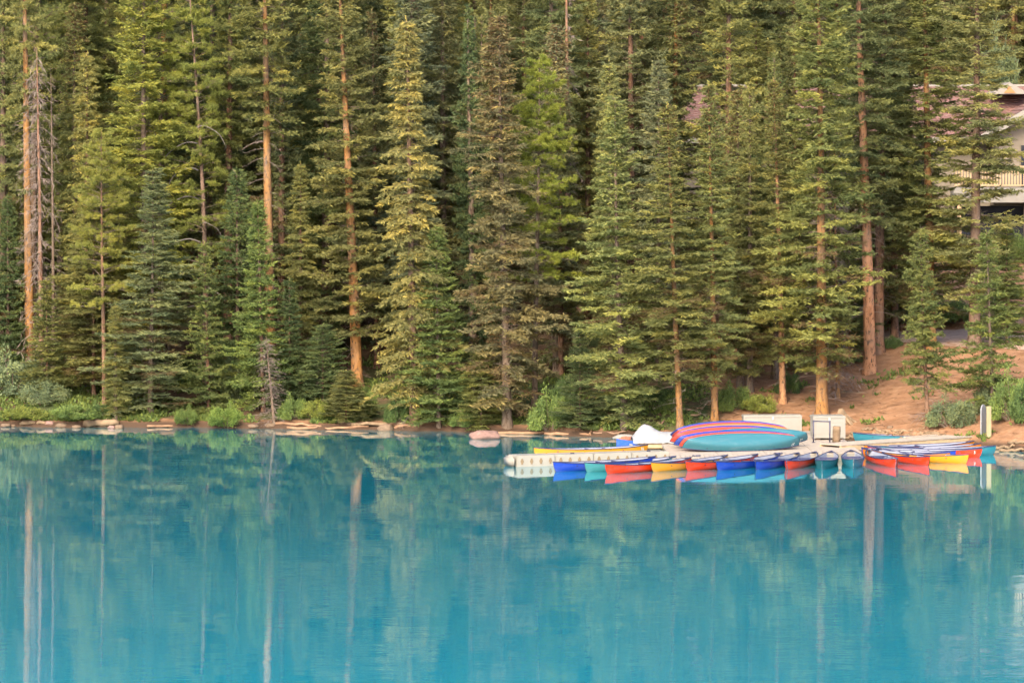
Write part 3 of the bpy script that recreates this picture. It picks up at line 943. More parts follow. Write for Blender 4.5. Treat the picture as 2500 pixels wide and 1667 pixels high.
# -- forest behind
def forest():
    pts = [(o.location.x, o.location.y) for o in COL.objects if o.type == 'EMPTY']
    rng = random.Random(5)
    n = 0
    tries = 0
    while n < 185 and tries < 9000:
        tries += 1
        d = 9 + 72 * rng.random() ** 0.85
        dist = DIST + d
        x = rng.uniform(-1, 1) * (1250 / FPX * dist + 5)
        y = shore_y(x) + d
        if x > 7.2 and y < 21: continue
        if x > 6 and 21 <= y < 46: continue
        if x < -20 and d < 8: continue
        mind = 2.2 + 0.018 * d
        if any((x - a) ** 2 + (y - b) ** 2 < mind * mind for a, b in pts): continue
        pts.append((x, y))
        p = rng.choice(['A0', 'A1', 'A2', 'B0', 'B1', 'B2', 'C1', 'E1', 'B1', 'B2', 'A0', 'P0'])
        tint = rng.choice([DARK, DARK, OLIVE, OLIVE, BLUE, FIRDARK])
        far = d > 30
        if p == 'P0': tint = OLIVE
        place_tree('conifer', 'dark conifer deep in the forest behind the front rows' if not far else 'distant conifer high on the slope filling the top of the picture',
                   p, 0, xy=(x, y), height=rng.uniform(15, 24), tint=tint, trunk=rng.choice([T_BR, T_GR, T_DK, T_OR]),
                   group='conifers deep in the forest' if not far else 'conifers high on the slope')
        n += 1
    for x, y, t_ in [(15, 49, DARK), (17.5, 52, OLIVE), (19.5, 48, DARK), (21.5, 51, OLIVE), (22.8, 47, DARK), (24.6, 50, OLIVE), (26.8, 48, DARK), (28, 53, OLIVE), (23.5, 55, DARK), (20.5, 56, OLIVE), (11, 48, DARK), (13, 51, OLIVE)]:
        place_tree('conifer', 'distant conifer high on the slope filling the top of the picture', rng.choice(['A0', 'A1', 'A2']), 0, xy=(x, y), height=rng.uniform(13, 18), tint=t_, trunk=T_BR, group='conifers high on the slope')
    return n
print('forest', forest())

# ------------------------------------------------------------------ shrubs and ground cover
def bush_proto(name, seed, n_leaf, size, lobes, rx=1.0, rz=1.0, upright=0.0):
    tw = Twigs(seed)
    r = tw.r
    C = []
    for _ in range(lobes):
        a, q = r.uniform(0, 6.28), math.sqrt(r.random())
        h = r.uniform(0.12, 0.95) * (1 - 0.55 * q * q) * r.uniform(0.75, 1.1)
        C.append((math.cos(a) * q * 0.9 * rx, math.sin(a) * q * 0.9 * rx, h * rz))
    C = np.array(C)
    k = r.integers(0, lobes, n_leaf)
    tone_l = r.normal(0.5, 0.12, lobes)
    dirv = norm(r.normal(size=(n_leaf, 3)))
    rad = r.uniform(0.05, 0.20, n_leaf) * (0.6 + 0.9 * r.random(n_leaf))
    P = C[k] + dirv * (rad * np.array([1.0, 1.0, 1.0])[0])[:, None] * np.array([rx, rx, rz])
    P[:, 2] = np.abs(P[:, 2])
    ax = norm(dirv * 0.6 + r.normal(0, 0.5, (n_leaf, 3)) + UPZ * (0.1 + upright))
    ln = r.uniform(0.7, 1.3, n_leaf) * size
    tw.add(P, P + ax * ln[:, None], ln * 0.5, (tone_l[k] + r.normal(0, 0.14, n_leaf)).clip(0, 1), 0, False)
    fm = tw.mesh(name + '_foliage', [M_LEAF])
    st = Twigs(seed + 1)
    for c in C:
        s = np.linspace(0, 1, 5)[:, None]
        b = np.array([c[0] * 0.2, c[1] * 0.2, -0.1])
        st.tube(b + (c - b) * s + UPZ * 0.05 * np.sin(s * 3), 0.018, 0.006, 0)
    sm = st.mesh(name + '_stem', [M_TWIG])
    return fm, sm
BUSH = [bush_proto('bush_a', 31, 9000, 0.07, 60), bush_proto('bush_b', 32, 8000, 0.075, 48, 1.0, 0.9, 0.4), bush_proto('bush_c', 33, 10000, 0.06, 70, 1.0, 0.8)]
WILLOW = (0.150, 0.180, 0.095)
LEAFG = (0.145, 0.195, 0.060)
LEAFD = (0.090, 0.135, 0.050)
LEAFY = (0.200, 0.220, 0.055)

def shrub(label, px, py, wpx, hpx, tint, kind=0, name='shrub', depth_k=0.8, p=None):
    """px, py: foot of the shrub in photo pixels; wpx, hpx: its size there"""
    b = gpt(px, py) if p is None else p
    sc = (b.y + DIST) / FPX
    root = empty(name, b)
    root.rotation_euler = (0, 0, RNG.uniform(0, 6.28))
    tag(root, label, 'shrub', 'shrubs along the shore')
    fm, sm = BUSH[kind]
    f = link('foliage', fm, root); s = link('stem', sm, root)
    for o in (f, s):
        o.scale = (wpx * sc / 2, wpx * sc / 2 * depth_k, hpx * sc)
    f.color = (*tint, 1)
shrub('big grey-green willow bush at the left edge', 30, 960, 200, 105, WILLOW, 0)
shrub('lower grey willow bush right of the big willow bush at left', 105, 985, 150, 75, WILLOW, 2)
shrub('low yellow-green scrub at the left waterline below the willow bushes', 60, 1022, 170, 34, LEAFY, 2)
shrub('low green scrub right of the left waterline scrub', 175, 1022, 150, 38, LEAFG, 1)
shrub('small green bush behind the thick pale log', 240, 1018, 90, 40, LEAFD, 0)
shrub('low leafy plant left of the bright green waterline bush', 455, 1034, 80, 45, LEAFG, 0)
shrub('bright green bush overhanging the water left of the dead fir', 553, 1040, 115, 58, (0.17, 0.23, 0.06), 0)
shrub('grey-leaved shrub standing between two young firs left of centre', 565, 985, 75, 150, WILLOW, 1)
shrub('green bush just right of the small dead fir', 715, 1022, 90, 60, LEAFG, 0)
shrub('olive bush over the long shoreline logs', 770, 1018, 110, 50, LEAFY, 2)
shrub('green bush below the layered spruce', 882, 1015, 85, 75, LEAFG, 0)
shrub('dark green bush left of the drooping spruce foot', 970, 1030, 75, 70, LEAFD, 0)
shrub('yellow-green bush at the waterline right of the shore fir', 1145, 1042, 100, 50, LEAFG, 1)
shrub('bright green bush between the brownish spruce and the small dark fir', 1345, 1048, 115, 100, LEAFG, 0)
shrub('upper green bush behind the waterline bush near the small dark fir', 1375, 1000, 90, 90, LEAFD, 1)
shrub('low green plants below the orange trunk behind the tarp-covered boat', 1640, 1005, 80, 48, LEAFG, 2)
shrub('dark bush between the two orange trunks behind the canoe pile', 1605, 985, 70, 55, LEAFD, 0)
shrub('green bush right of the canoe-pile trunk', 1790, 1000, 120, 70, LEAFG, 0)
shrub('yellow-green low bush above the long chest', 1850, 1005, 110, 50, LEAFY, 1)
shrub('dark green bush beside the slim dark spruce foot', 1925, 960, 75, 60, LEAFD, 0)
shrub('dark green bush behind the path left of the short spruce', 2205, 800, 130, 75, LEAFD, 0)
shrub('green bush above the path right of the short spruce', 2335, 785, 140, 65, LEAFG, 2)
shrub('small dark bush beside the second reddish trunk', 2180, 850, 60, 35, LEAFD, 2)
shrub('round grey-green bush left of the pale dock post', 2322, 1040, 125, 78, WILLOW, 0)
shrub('large green bush at the right edge behind the pale dock post', 2474, 1022, 120, 120, LEAFG, 0)
shrub('green bush at the far right edge beside the dock landing', 2520, 1028, 120, 110, LEAFD, 1)
shrub('grey-leaved sapling growing above the large right-edge bush', 2415, 1010, 90, 100, WILLOW, 1)
shrub('bright slope bush below the house at the right edge', 2490, 640, 120, 85, LEAFG, 2)
shrub('pale tree-like bush above the house roof at the right edge', 0, 0, 150, 200, WILLOW, 0, p=Vector((25.2, 44.5, ground(25.2, 44.5))))

shrub('low slope bush left of the rocks above the path', 2405, 735, 90, 45, LEAFD, 2)
shrub('low yellow-green slope bush between the path rocks and the house', 2465, 725, 90, 40, LEAFY, 1)
shrub('small bush at the top of the dirt bank under the balcony trunk', 2380, 790, 70, 35, LEAFG, 0)

def cover():
    tw = Twigs(77)
    r = tw.r
    n = 90000
    X = r.uniform(-30, 27, n)
    Dd = 0.35 + 13 * r.random(n) ** 1.6
    P, keep = [], []
    for i in range(n):
        x = float(X[i]); y = shore_y(x) + float(Dd[i])
        v = mnoise.noise((x * 0.55, y * 0.55, 1.7)) + 0.5 * mnoise.noise((x * 2, y * 2, 4))
        lim = 0.05 if x < 8.5 else 0.42
        if x < -16: lim = -0.35
        if v < lim: continue
        P.append((x, y, ground(x, y))); keep.append(i)
    P = np.array(P)
    k = len(P)
    ax = norm(r.normal(0, 0.6, (k, 3)) * np.array([1, 1, 0.2]) + UPZ * 0.7)
    ln = r.uniform(0.08, 0.26, k)
    tw.add(P, P + ax * ln[:, None], ln * 0.45, r.normal(0.5, 0.2, k).clip(0, 1), 0, False)
    me = tw.mesh('ground_cover', [M_LEAF])
    o = link('ground_cover', me)
    o.color = (0.12, 0.155, 0.045, 1)
    tag(o, 'low grass and leafy ground cover on the bank', None, kind='stuff')
cover()

def litter():
    tw = Twigs(78)
    r = tw.r
    n = 2600
    X = r.uniform(7, 24, n)
    P = []
    for x in X:
        y = shore_y(float(x)) + r.uniform(0.6, 20)
        P.append((x, y, ground(float(x), y) + 0.02))
    P = np.array(P)
    a = r.uniform(0, 6.28, n)
    ln = r.uniform(0.08, 0.7, n) ** 1.3
    D = np.stack([np.cos(a), np.sin(a) * .6, r.uniform(-.1, .25, n)], 1)
    tw.add(P, P + D * ln[:, None], np.clip(ln * 0.07, .015, .04), np.full(n, .5), 0, True)
    o = link('twig_litter', tw.mesh('twig_litter', [M_LOG]))
    tag(o, 'scattered twigs and needles on the dirt bank', None, kind='stuff')
litter()

# ------------------------------------------------------------------ house
def build_house():
    root = empty('lodge_house', (16, 33, 6.5))
    tag(root, 'beige lodge with reddish shingle roof half hidden behind the trees at right', 'house')
    ox, oy, oz = root.location
    def B(name, x0, x1, y0, y1, z0, z1, mat, parent=root, bev=0.0):
        return box(name, ((x0 + x1) / 2 - ox, (y0 + y1) / 2 - oy, (z0 + z1) / 2 - oz), (x1 - x0, y1 - y0, z1 - z0), mat, parent, bev)
    B('wall', 8.6, 33, 33.4, 42, 5.0, 12.5, M_SIDING)
    B('gable_wing_wall', 23.9, 33, 31.2, 33.39, 9.0, 13.0, M_SIDING)
    # main roof in overlapping shingle courses
    V, Q = [], []
    def slope(x0, x1, e0, r0_, n, xin0=0.0, xin1=0.0):
        (ye, ze), (yr, zr) = e0, r0_
        for i in range(n):
            a, b = i / n, (i + 1) / n
            k = len(V)
            for t_, lift in ((a, 0.06), (b, 0.015)):
                y = ye + (yr - ye) * t_; z = ze + (zr - ze) * t_ + lift
                V.append((x0 + xin0 * t_ - ox, y - oy, z - oz)); V.append((x1 - xin1 * t_ - ox, y - oy, z - oz))
            t_ = a
            y = ye + (yr - ye) * t_; z = ze + (zr - ze) * t_
            V.append((x0 + xin0 * t_ - ox, y - oy, z - oz)); V.append((x1 - xin1 * t_ - ox, y - oy, z - oz))
            Q.append((k, k + 1, k + 3, k + 2)); Q.append((k + 4, k + 5, k + 1, k))
    slope(7.9, 33.5, (32.5, 12.35), (37.6, 14.95), 22, 1.6, 0)
    slope(7.9, 33.5, (42.7, 12.35), (37.6, 14.95), 8, 1.6, 0)
    k = len(V)
    for p in ((7.9, 32.5, 12.38), (7.9, 42.7, 12.38), (9.5, 37.6, 14.98)):
        V.append((p[0] - ox, p[1] - oy, p[2] - oz))
    Q.append((k, k + 1, k + 2, k + 2))
    me = bpy.data.meshes.new('roof')
    me.from_pydata(V, [], [q if q[2] != q[3] else q[:3] for q in Q])
    me.materials.append(M_ROOF)
    roof = link('roof', me, root)
    B('ridge_cap', 9.4, 33.5, 37.5, 37.72, 14.95, 15.06, M_TRIM)
    B('eave_fascia', 7.9, 23.4, 32.38, 32.48, 12.10, 12.40, M_TRIM)
    B('soffit', 7.9, 23.4, 32.5, 33.39, 12.12, 12.2, M_SIDING)
    # cross gable at the right: shingled slopes and white rake board
    V2, Q2 = [], []
    apex_x, ax_z, ex, ez = 28.5, 15.6, 23.2, 12.55
    n = 16
    for sgn in (-1, 1):
        for i in range(n):
            a, b = i / n, (i + 1) / n
            k = len(V2)
            for t_, lift in ((a, 0.06), (b, 0.015), (a, 0.0)):
                x = apex_x + sgn * (apex_x - ex) * (1 - t_); z = ez + (ax_z - ez) * t_ + lift
                V2.append((x - ox, 30.3 - oy, z - oz)); V2.append((x - ox, 37.6 - oy, z - oz))
            Q2.append((k, k + 1, k + 3, k + 2)); Q2.append((k + 4, k + 5, k + 1, k))
    me = bpy.data.meshes.new('gable_roof')
    me.from_pydata(V2, [], Q2)
    me.materials.append(M_ROOF)
    link('gable_roof', me, root)
    L = math.hypot(apex_x - ex, ax_z - ez)
    ang = math.atan2(ax_z - ez, apex_x - ex)
    box('rake_board', ((ex + apex_x) / 2 - ox, 30.22 - oy, (ez + ax_z) / 2 - 0.18 - oz), (L, 0.1, 0.36), M_TRIM, root, rot=Matrix.Rotation(-ang, 4, 'Y'))
    # gable triangle + siding boards of the wing
    bm = bmesh.new()
    tri = [bm.verts.new((x - ox, 31.2 - oy, z - oz)) for x, z in ((23.9, 12.95), (33, 12.95), (28.5, 15.45))]
    bm.faces.new(tri)
    link('gable_wall', bm_mesh('gable_wall', bm, M_SIDING), root)
    sb = None
    z = 9.05
    i = 0
    while z < 13.4:
        x0 = 23.92 if z < 12.9 else 24.4
        o = B('siding_board', x0, 25.15, 31.15, 31.19, z, z + 0.255, M_SIDING)
        o = B('siding_board', 25.95, 29.0, 31.15, 31.19, z, z + 0.255, M_SIDING)
        z += 0.265
    w = B('window', 25.2, 25.9, 31.08, 31.14, 9.95, 12.0, M_DARKROOM)
    B('blind', 25.40, 25.84, 31.04, 31.075, 10.0, 11.85, M_BLIND, w)
    # small gablet with orange vent on the ridge
    bm = bmesh.new()
    for yy in (33.6, 37.5):
        pass
    vs_ = [(24.0, 34.6, 14.55), (25.0, 34.6, 15.15), (26.0, 34.6, 14.55), (24.0, 38, 14.55), (25.0, 38, 15.15), (26.0, 38, 14.55)]
    bv = [bm.verts.new((p[0] - ox, p[1] - oy, p[2] - oz)) for p in vs_]
    bm.faces.new((bv[0], bv[1], bv[4], bv[3])); bm.faces.new((bv[1], bv[2], bv[5], bv[4])); bm.faces.new((bv[0], bv[2], bv[1]))
    g = link('gablet', bm_mesh('gablet', bm, M_TRIM), root)
    bm = bmesh.new()
    bv = [bm.verts.new((p[0] - ox, p[1] - oy, p[2] - oz)) for p in ((24.7, 34.55, 14.6), (25.3, 34.55, 14.6), (25.0, 34.55, 14.95))]
    bm.faces.new(bv)
    link('vent', bm_mesh('vent', bm, M_VENT), g)
    # balcony
    bal = B('balcony', 21.7, 33, 29.5, 31.19, 9.20, 9.92, M_TRIM)
    B('hand_rail', 21.75, 33, 29.52, 29.60, 10.92, 11.0, M_TIMBER, bal)
    B('bottom_rail', 21.75, 33, 29.53, 29.59, 10.02, 10.07, M_TIMBER, bal)
    x = 21.8
    first = None
    while x < 29:
        if first is None:
            first = B('baluster', x, x + 0.055, 29.535, 29.585, 10.07, 10.92, M_TIMBER, bal)
            x00 = x
        else:
            c = first.copy(); COL.objects.link(c); c.parent = bal; c.location.x = x - x00
        x += 0.145
    B('understorey_shade', 21.9, 33, 31.0, 31.19, 6.0, 9.0, M_DARKROOM)  # near-black panel painted in for the shade under the balcony
    B('post', 25.2, 25.75, 29.6, 30.1, 6.0, 9.19, M_SIDING)
    B('post', 21.9, 22.1, 29.6, 29.8, 6.0, 9.19, M_TIMBER)
    for (x0, z0) in ((10.5, 9.6), (13.5, 9.6), (16.5, 9.6), (19.5, 9.6)):
        w = B('window', x0, x0 + 1.3, 33.32, 33.39, z0, z0 + 1.5, M_TRIM)
        B('pane', x0 + .09, x0 + 1.21, 33.28, 33.315, z0 + .09, z0 + 1.41, M_DARKROOM, w)
build_house()

# ------------------------------------------------------------------ rocks and logs
def rock_mesh(name, seed, mat):
    bm = bmesh.new()
    bmesh.ops.create_icosphere(bm, subdivisions=3, radius=1.0)
    for v in bm.verts:
        n = v.co.normalized()
        f = 1 + 0.28 * mnoise.noise(n * 1.3 + Vector((seed, 0, 0))) + 0.13 * mnoise.noise(n * 3.1 + Vector((0, seed, 0))) + .05 * mnoise.noise(n * 8 + Vector((0, 0, seed)))
        v.co = n * f
        if v.co.z > 0.7: v.co.z = 0.7 + (v.co.z - 0.7) * 0.4
    return bm_mesh(name, bm, mat, smooth_shade=True)
ROCK = [rock_mesh('rock_a', 1.3, M_ROCKPINK), rock_mesh('rock_b', 4.7, M_ROCKGREY), rock_mesh('rock_c', 8.1, M_LOGPALE), rock_mesh('rock_d', 12.9, M_ROCKGREY)]

def rock(label, px0, px1, py0, py1, kind=0, z=None, name='rock'):
    """bounding pixels of a stone whose foot stands at py1"""
    px = (px0 + px1) / 2
    p = spt(px, py1, 0.0)
    sc = (p.y + DIST) / FPX
    w, h = (px1 - px0) * sc / 2, (py1 - py0) * sc
    o = link(name, ROCK[kind])
    o.location = (p.x, p.y + w * 0.6, p.z + h * 0.25)
    o.scale = (w * 1.12, w * 0.85, h * 0.58)
    o.rotation_euler = (0, 0, RNG.uniform(-0.4, 0.4))
    tag(o, label, 'rock', 'rocks along the shore')
rock('large pink boulder in the water at centre', 1149, 1216, 1044, 1072, 0, 0, 'boulder')
rock('rounded pale stone against the long logs right of the layered spruce', 925, 957, 1029, 1052, 1, 0)
rock('small stone at the left end of the long logs', 648, 672, 1030, 1043, 1, 0)
rock('small tan stone left of the dead fir', 605, 630, 1033, 1044, 3, 0)
rock('pale stone at the right end of the leftmost shore log', 108, 130, 1026, 1038, 0, 0)
rock('orange-tan stone between the leftmost log and the thick pale log', 137, 163, 1030, 1043, 1, 0)
rock('small round stone left of the thick pale log', 177, 197, 1035, 1045, 3, 0)
rock('small reddish stone under the right end of the thick pale log', 263, 280, 1036, 1046, 0, 0)
rock('grey stone right of the thick pale log', 280, 300, 1033, 1046, 1, 0)
rock('flat tan stone at the extreme left waterline', 2, 24, 1033, 1042, 1, 0)
rock('tiny grey stone near the extreme left waterline', 27, 37, 1035, 1041, 3, 0)
rock('squarish stone block on the bank behind the long logs', 826, 857, 1020, 1034, 3)
rock('low stone behind the long logs left of the rounded pale stone', 848, 862, 1028, 1036, 1, 0)
rock('boulder beside the path at the right edge', 2462, 2496, 774, 796, 1, name='boulder')
rock('smaller stone left of the path boulder at the right edge', 2448, 2464, 770, 784, 0)
rock('white stone in the driftwood behind the beached teal canoe', 2167, 2181, 1037, 1047, 1)
rock('pale stone on the slope above the path boulder', 2440, 2458, 742, 754, 1)
rock('low tan stone on the slope at the extreme right edge', 2482, 2502, 742, 756, 3)
rock('reddish stump-like rock high on the slope at the right edge', 2470, 2495, 645, 668, 0)

def log(label, px0, py0, px1, py1, rpx, mat, z=0.08, name='log', group='logs along the shore', cat='log', onground=False, taper=0.7, wob=0.05, dz=0.0, sides=9):
    if onground:
        a, b = gpt(px0, py0), gpt(px1, py1)
        # lie across the slope at the mean depth
        m = (a.y + b.y) / 2
        a = Vector((xat(px0, m + DIST), m, zat(py0, m + DIST))); b = Vector((xat(px1, m + DIST), m, zat(py1, m + DIST)))
    else:
        a, b = spt(px0, py0 + rpx * .5, rpx), spt(px1, py1 + rpx * .5, rpx)
    sc = (a.y + DIST) / FPX
    r = rpx * sc
    rr = random.Random(int(px0 * 7 + py0))
    pts, rad = [], []
    n = 9
    o_ = (a + b) / 2
    for i in range(n):
        t = i / (n - 1)
        p = a.lerp(b, t) - o_
        p += Vector((0, rr.gauss(0, wob), rr.gauss(0, wob * 0.5)))
        pts.append(p)
        rad.append(r * (1 - (1 - taper) * t) * rr.uniform(0.9, 1.1) * (0.8 if i in (0, n - 1) else 1))
    o = link(name, tube_mesh(name, pts, rad, mat, sides))
    o.location = o_ + Vector((0, 0, dz))
    tag(o, label, cat, group)
    return o
log('thick pale barkless log at the left shore under the thin spruce', 206, 1034, 290, 1032, 9.5, M_LOGPALE, 0.12, taper=0.85)
log('leftmost pale log lying between two stones', 50, 1036, 112, 1033, 5.5, M_LOGPALE, 0.1)
log('thin low log left of the bright green waterline bush', 360, 1040, 462, 1037, 3.2, M_LOG, 0.06)
log('upper long log starting beside the dead fir', 662, 1031, 785, 1040, 4.0, M_LOG, 0.12)
log('lower long log floating along the waterline at centre left', 700, 1047, 900, 1043, 3.8, M_LOG, 0.06)
log('pale log right of the low stone, upper of the right pair', 858, 1036, 1005, 1036, 4.6, M_LOGPALE, 0.12)
log('pale log behind the rounded pale stone, rightmost of the long logs', 930, 1043, 1008, 1040, 4.5, M_LOG, 0.08)
log('broken thin log at the foot of the drooping spruce', 950, 1050, 1010, 1034, 3.0, M_LOG, 0.08)
log('short upright stub by the drooping spruce foot', 997, 1042, 999, 1026, 2.6, M_LOGPALE, 0.1, sides=7)
log('long reddish log right of the pink boulder', 1216, 1057, 1332, 1057, 4.2, M_LOG, 0.12)
log('long reddish log ending in a snag left of the tarp-covered boat', 1330, 1060, 1444, 1062, 4.6, M_LOG, 0.08)
log('upright pointed snag in the water left of the tarp-covered boat', 1440, 1062, 1446, 1044, 4.2, M_LOG, 0.1, taper=0.25, sides=7)
log('grey stick leaning at the left of the rusty gear boat', 1508, 1062, 1530, 1046, 2.0, M_LOGPALE, 0.1)
log('low shore log between the snag and the tarp-covered boat', 1448, 1060, 1530, 1056, 3.0, M_LOGDARK, 0.1)
log('pale pole leaning across the orange trunk behind the tarp-covered boat', 1616, 1030, 1712, 1010, 3.4, M_LOGPALE, onground=True)
log('dark branch by the orange trunk behind the tarp-covered boat', 1590, 1042, 1622, 1030, 3.2, M_LOGDARK, onground=True)
log('root-like branch left of the canoe-pile top', 1568, 1036, 1640, 1052, 3.4, M_LOG, onground=True)
log('fallen trunk on the dirt bank left of the big orange foot', 1935, 951, 1998, 941, 4.2, M_LOG, onground=True)
log('upper one of two parallel logs behind the big orange foot', 1976, 955, 2032, 957, 4.0, M_LOGPALE, onground=True)
log('lower one of two parallel logs behind the big orange foot', 1980, 965, 2032, 964, 4.0, M_LOG, onground=True)
log('pale straight log on the dirt bank right of the dead trunk foot', 2044, 958, 2118, 960, 4.2, M_LOGPALE, onground=True, name='log')
log('slender grey branch sticking down the dirt bank', 2133, 943, 2126, 988, 1.6, M_LOGPALE, onground=True, name='branch', cat='branch')
log('curved twig at the top of the slender grey branch', 2106, 952, 2134, 943, 1.4, M_LOGPALE, onground=True, name='branch', cat='branch')
log('dark branch on the dirt bank left of the short spruce', 2168, 928, 2205, 916, 2.0, M_LOGDARK, onground=True, name='branch', cat='branch')
log('thin stick on the dirt bank above the driftwood', 2130, 1008, 2166, 992, 1.5, M_LOG, onground=True, name='branch', cat='branch')
log('little stump left of the pale straight log', 2036, 976, 2036, 940, 8.0, M_LOG, onground=True, name='stump', cat='stump', taper=0.8)
# root stump behind the boxy chest
def root_stump():
    p = gpt(2058, 1034)
    root = empty('root_stump', p)
    tag(root, 'torn pale tree stump with splayed roots behind the boxy chest', 'stump')
    link('stump', tube_mesh('stump', [(0, 0, -.2), (0, 0, .15), (-.05, 0, .4), (-.1, 0, .62)], [.36, .27, .2, .10], M_LOGPALE, 10), root)
    rr = random.Random(4)
    for i in range(9):
        a = -0.4 + i * 0.72
        L = rr.uniform(0.6, 1.25)
        pts, rad = [], []
        for k in range(6):
            t = k / 5
            pts.append((math.cos(a) * L * t, math.sin(a) * L * t * 0.7 - 0.05, 0.38 * (1 - t) ** 1.5 - 0.25 * t + 0.06 * rr.random()))
            rad.append(0.09 * (1 - t) + 0.02)
        link('root', tube_mesh('root', pts, rad, M_LOGPALE, 7), root)
root_stump()
# roots at the big spruce's foot and broken wood, a loose pile between the chest and the gangway
rr = random.Random(8)
for i in range(30):
    px = rr.uniform(2070, 2290); py = rr.uniform(1048, 1074) - max(0, (px - 2190) * 0.06)
    L = rr.uniform(18, 55); s_ = rr.uniform(-9, 9)
    z = 0.12 + (1074 - py) * 0.012
    log('bleached broken driftwood in the jumble behind the beached teal canoe', px - L / 2, py - s_ / 2, px + L / 2, py + s_ / 2, rr.uniform(2.2, 6.0), rr.choice([M_LOGPALE, M_LOGPALE, M_LOG]), z,
        name='driftwood', group='driftwood pile beside the dock', cat='driftwood', taper=rr.uniform(0.4, 0.9), wob=0.06, sides=7)
for i, (a, b, c, d_) in enumerate([(2425, 1094, 2478, 1090), (2440, 1100, 2500, 1098), (2462, 1084, 2510, 1080)]):
    log(('upper', 'middle', 'lower')[i] + ' bleached log below the landing at the right edge', a, b, c, d_, 4.5, M_LOGPALE, 0.15)
log('thin fallen twig on the forest floor behind the canoe-pile trunk', 1700, 1000, 1760, 990, 1.5, M_LOGPALE, onground=True, name='branch', cat='branch')

# ------------------------------------------------------------------ dock
DZ = 0.30
FL, FR = wpt(1640, 1118, DZ), wpt(2103, 1103, DZ)
UD = (FR - FL); WD = UD.length; UD.normalize()
VD = Vector((-0.02, 1, 0)).normalized()
YAW = math.atan2(UD.y, UD.x)
DEPTH = 12.6
def dpt(a, b, z=0.0):
    return FL + UD * a + VD * b + Vector((0, 0, z))

def quad_slab(name, c4, thick, mat, parent):
    bm = bmesh.new()
    t = [bm.verts.new(c) for c in c4]
    b = [bm.verts.new(c - Vector((0, 0, thick))) for c in c4]
    bm.faces.new(t); bm.faces.new(b[::-1])
    for i in range(4):
        j = (i + 1) % 4
        bm.faces.new((t[i], b[i], b[j], t[j]))
    bmesh.ops.recalc_face_normals(bm, faces=bm.faces)
    return link(name, bm_mesh(name, bm, mat), parent)

def build_dock():
    root = empty('floating_dock', FL)
    tag(root, 'pale floating dock platform carrying the overturned canoes and chests', 'dock')
    P = lambda a, b, z=0.0: dpt(a, b, z) - FL
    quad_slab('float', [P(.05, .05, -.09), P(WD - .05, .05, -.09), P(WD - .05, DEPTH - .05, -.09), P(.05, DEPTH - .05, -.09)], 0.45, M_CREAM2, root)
    quad_slab('front_fascia', [P(0, -.03, -.004), P(WD, -.03, -.004), P(WD, .04, -.004), P(0, .04, -.004)], 0.30, M_CREAM, root)
    n = 40
    w = WD / n
    for i in range(n):
        dz_ = RNG.uniform(-.004, .004)
        quad_slab('plank', [P(i * w + .012, -.05, dz_), P((i + 1) * w - .012, -.05, dz_), P((i + 1) * w - .012, 1.15, dz_), P(i * w + .012, 1.15, dz_)], 0.06, M_DECK, root)
    cols, rows = 4, 5
    for j in range(rows):
        for i in range(cols):
            a0, a1 = i * WD / cols + .012, (i + 1) * WD / cols - .012
            b0, b1 = 1.17 + j * (DEPTH - 1.17) / rows + .012, 1.17 + (j + 1) * (DEPTH - 1.17) / rows - .012
            dz_ = RNG.uniform(-.006, .006)
            quad_slab('deck_panel', [P(a0, b0, dz_), P(a1, b0, dz_), P(a1, b1, dz_), P(a0, b1, dz_)], 0.08, M_DECK, root)
build_dock()

def build_walkway():
    A = wpt(1262, 1114, 0.40); Bq = wpt(1636, 1103, 0.40)
    d = Bq - A; L = d.length
    root = empty('plastic_walkway', (A.x, A.y, 0), math.atan2(d.y, d.x))
    tag(root, 'cream modular plastic walkway floating left of the dock', 'walkway')
    n = 4
    sl = L / n
    bmc = bmesh.new()
    for s in ((0.075, 0.02, 0.22), (0.13, 0.018, 0.085)):
        box_bm(bmc, (0, 0, 0), s)
    cross = bm_mesh('socket', bmc, M_CREAM2)
    bm = bmesh.new()
    box_bm(bm, (sl / 2, 0.5, 0.19), (sl - .02, 1.0, 0.46))
    sec = bm_mesh('section', bm, M_CREAM, 0.035)
    for i in range(n):
        s = link('section', sec, root); s.location.x = i * sl
        for k in range(4):
            c = link('socket', cross, s); c.location = (sl * (k + 0.55) / 4.1, -0.006, 0.20)
    bm = bmesh.new()
    box_bm(bm, (-0.10, 0.5, 0.19), (0.18, 0.94, 0.42))
    e = link('end_cap', bm_mesh('end_cap', bm, M_TRIM, 0.08, True), root)
    for k in range(2):
        box('tie_cleat', (sl * (1.5 + 2 * k), 0.25, 0.44), (0.16, 0.05, 0.05), M_PIPE, root, 0.01)
build_walkway()

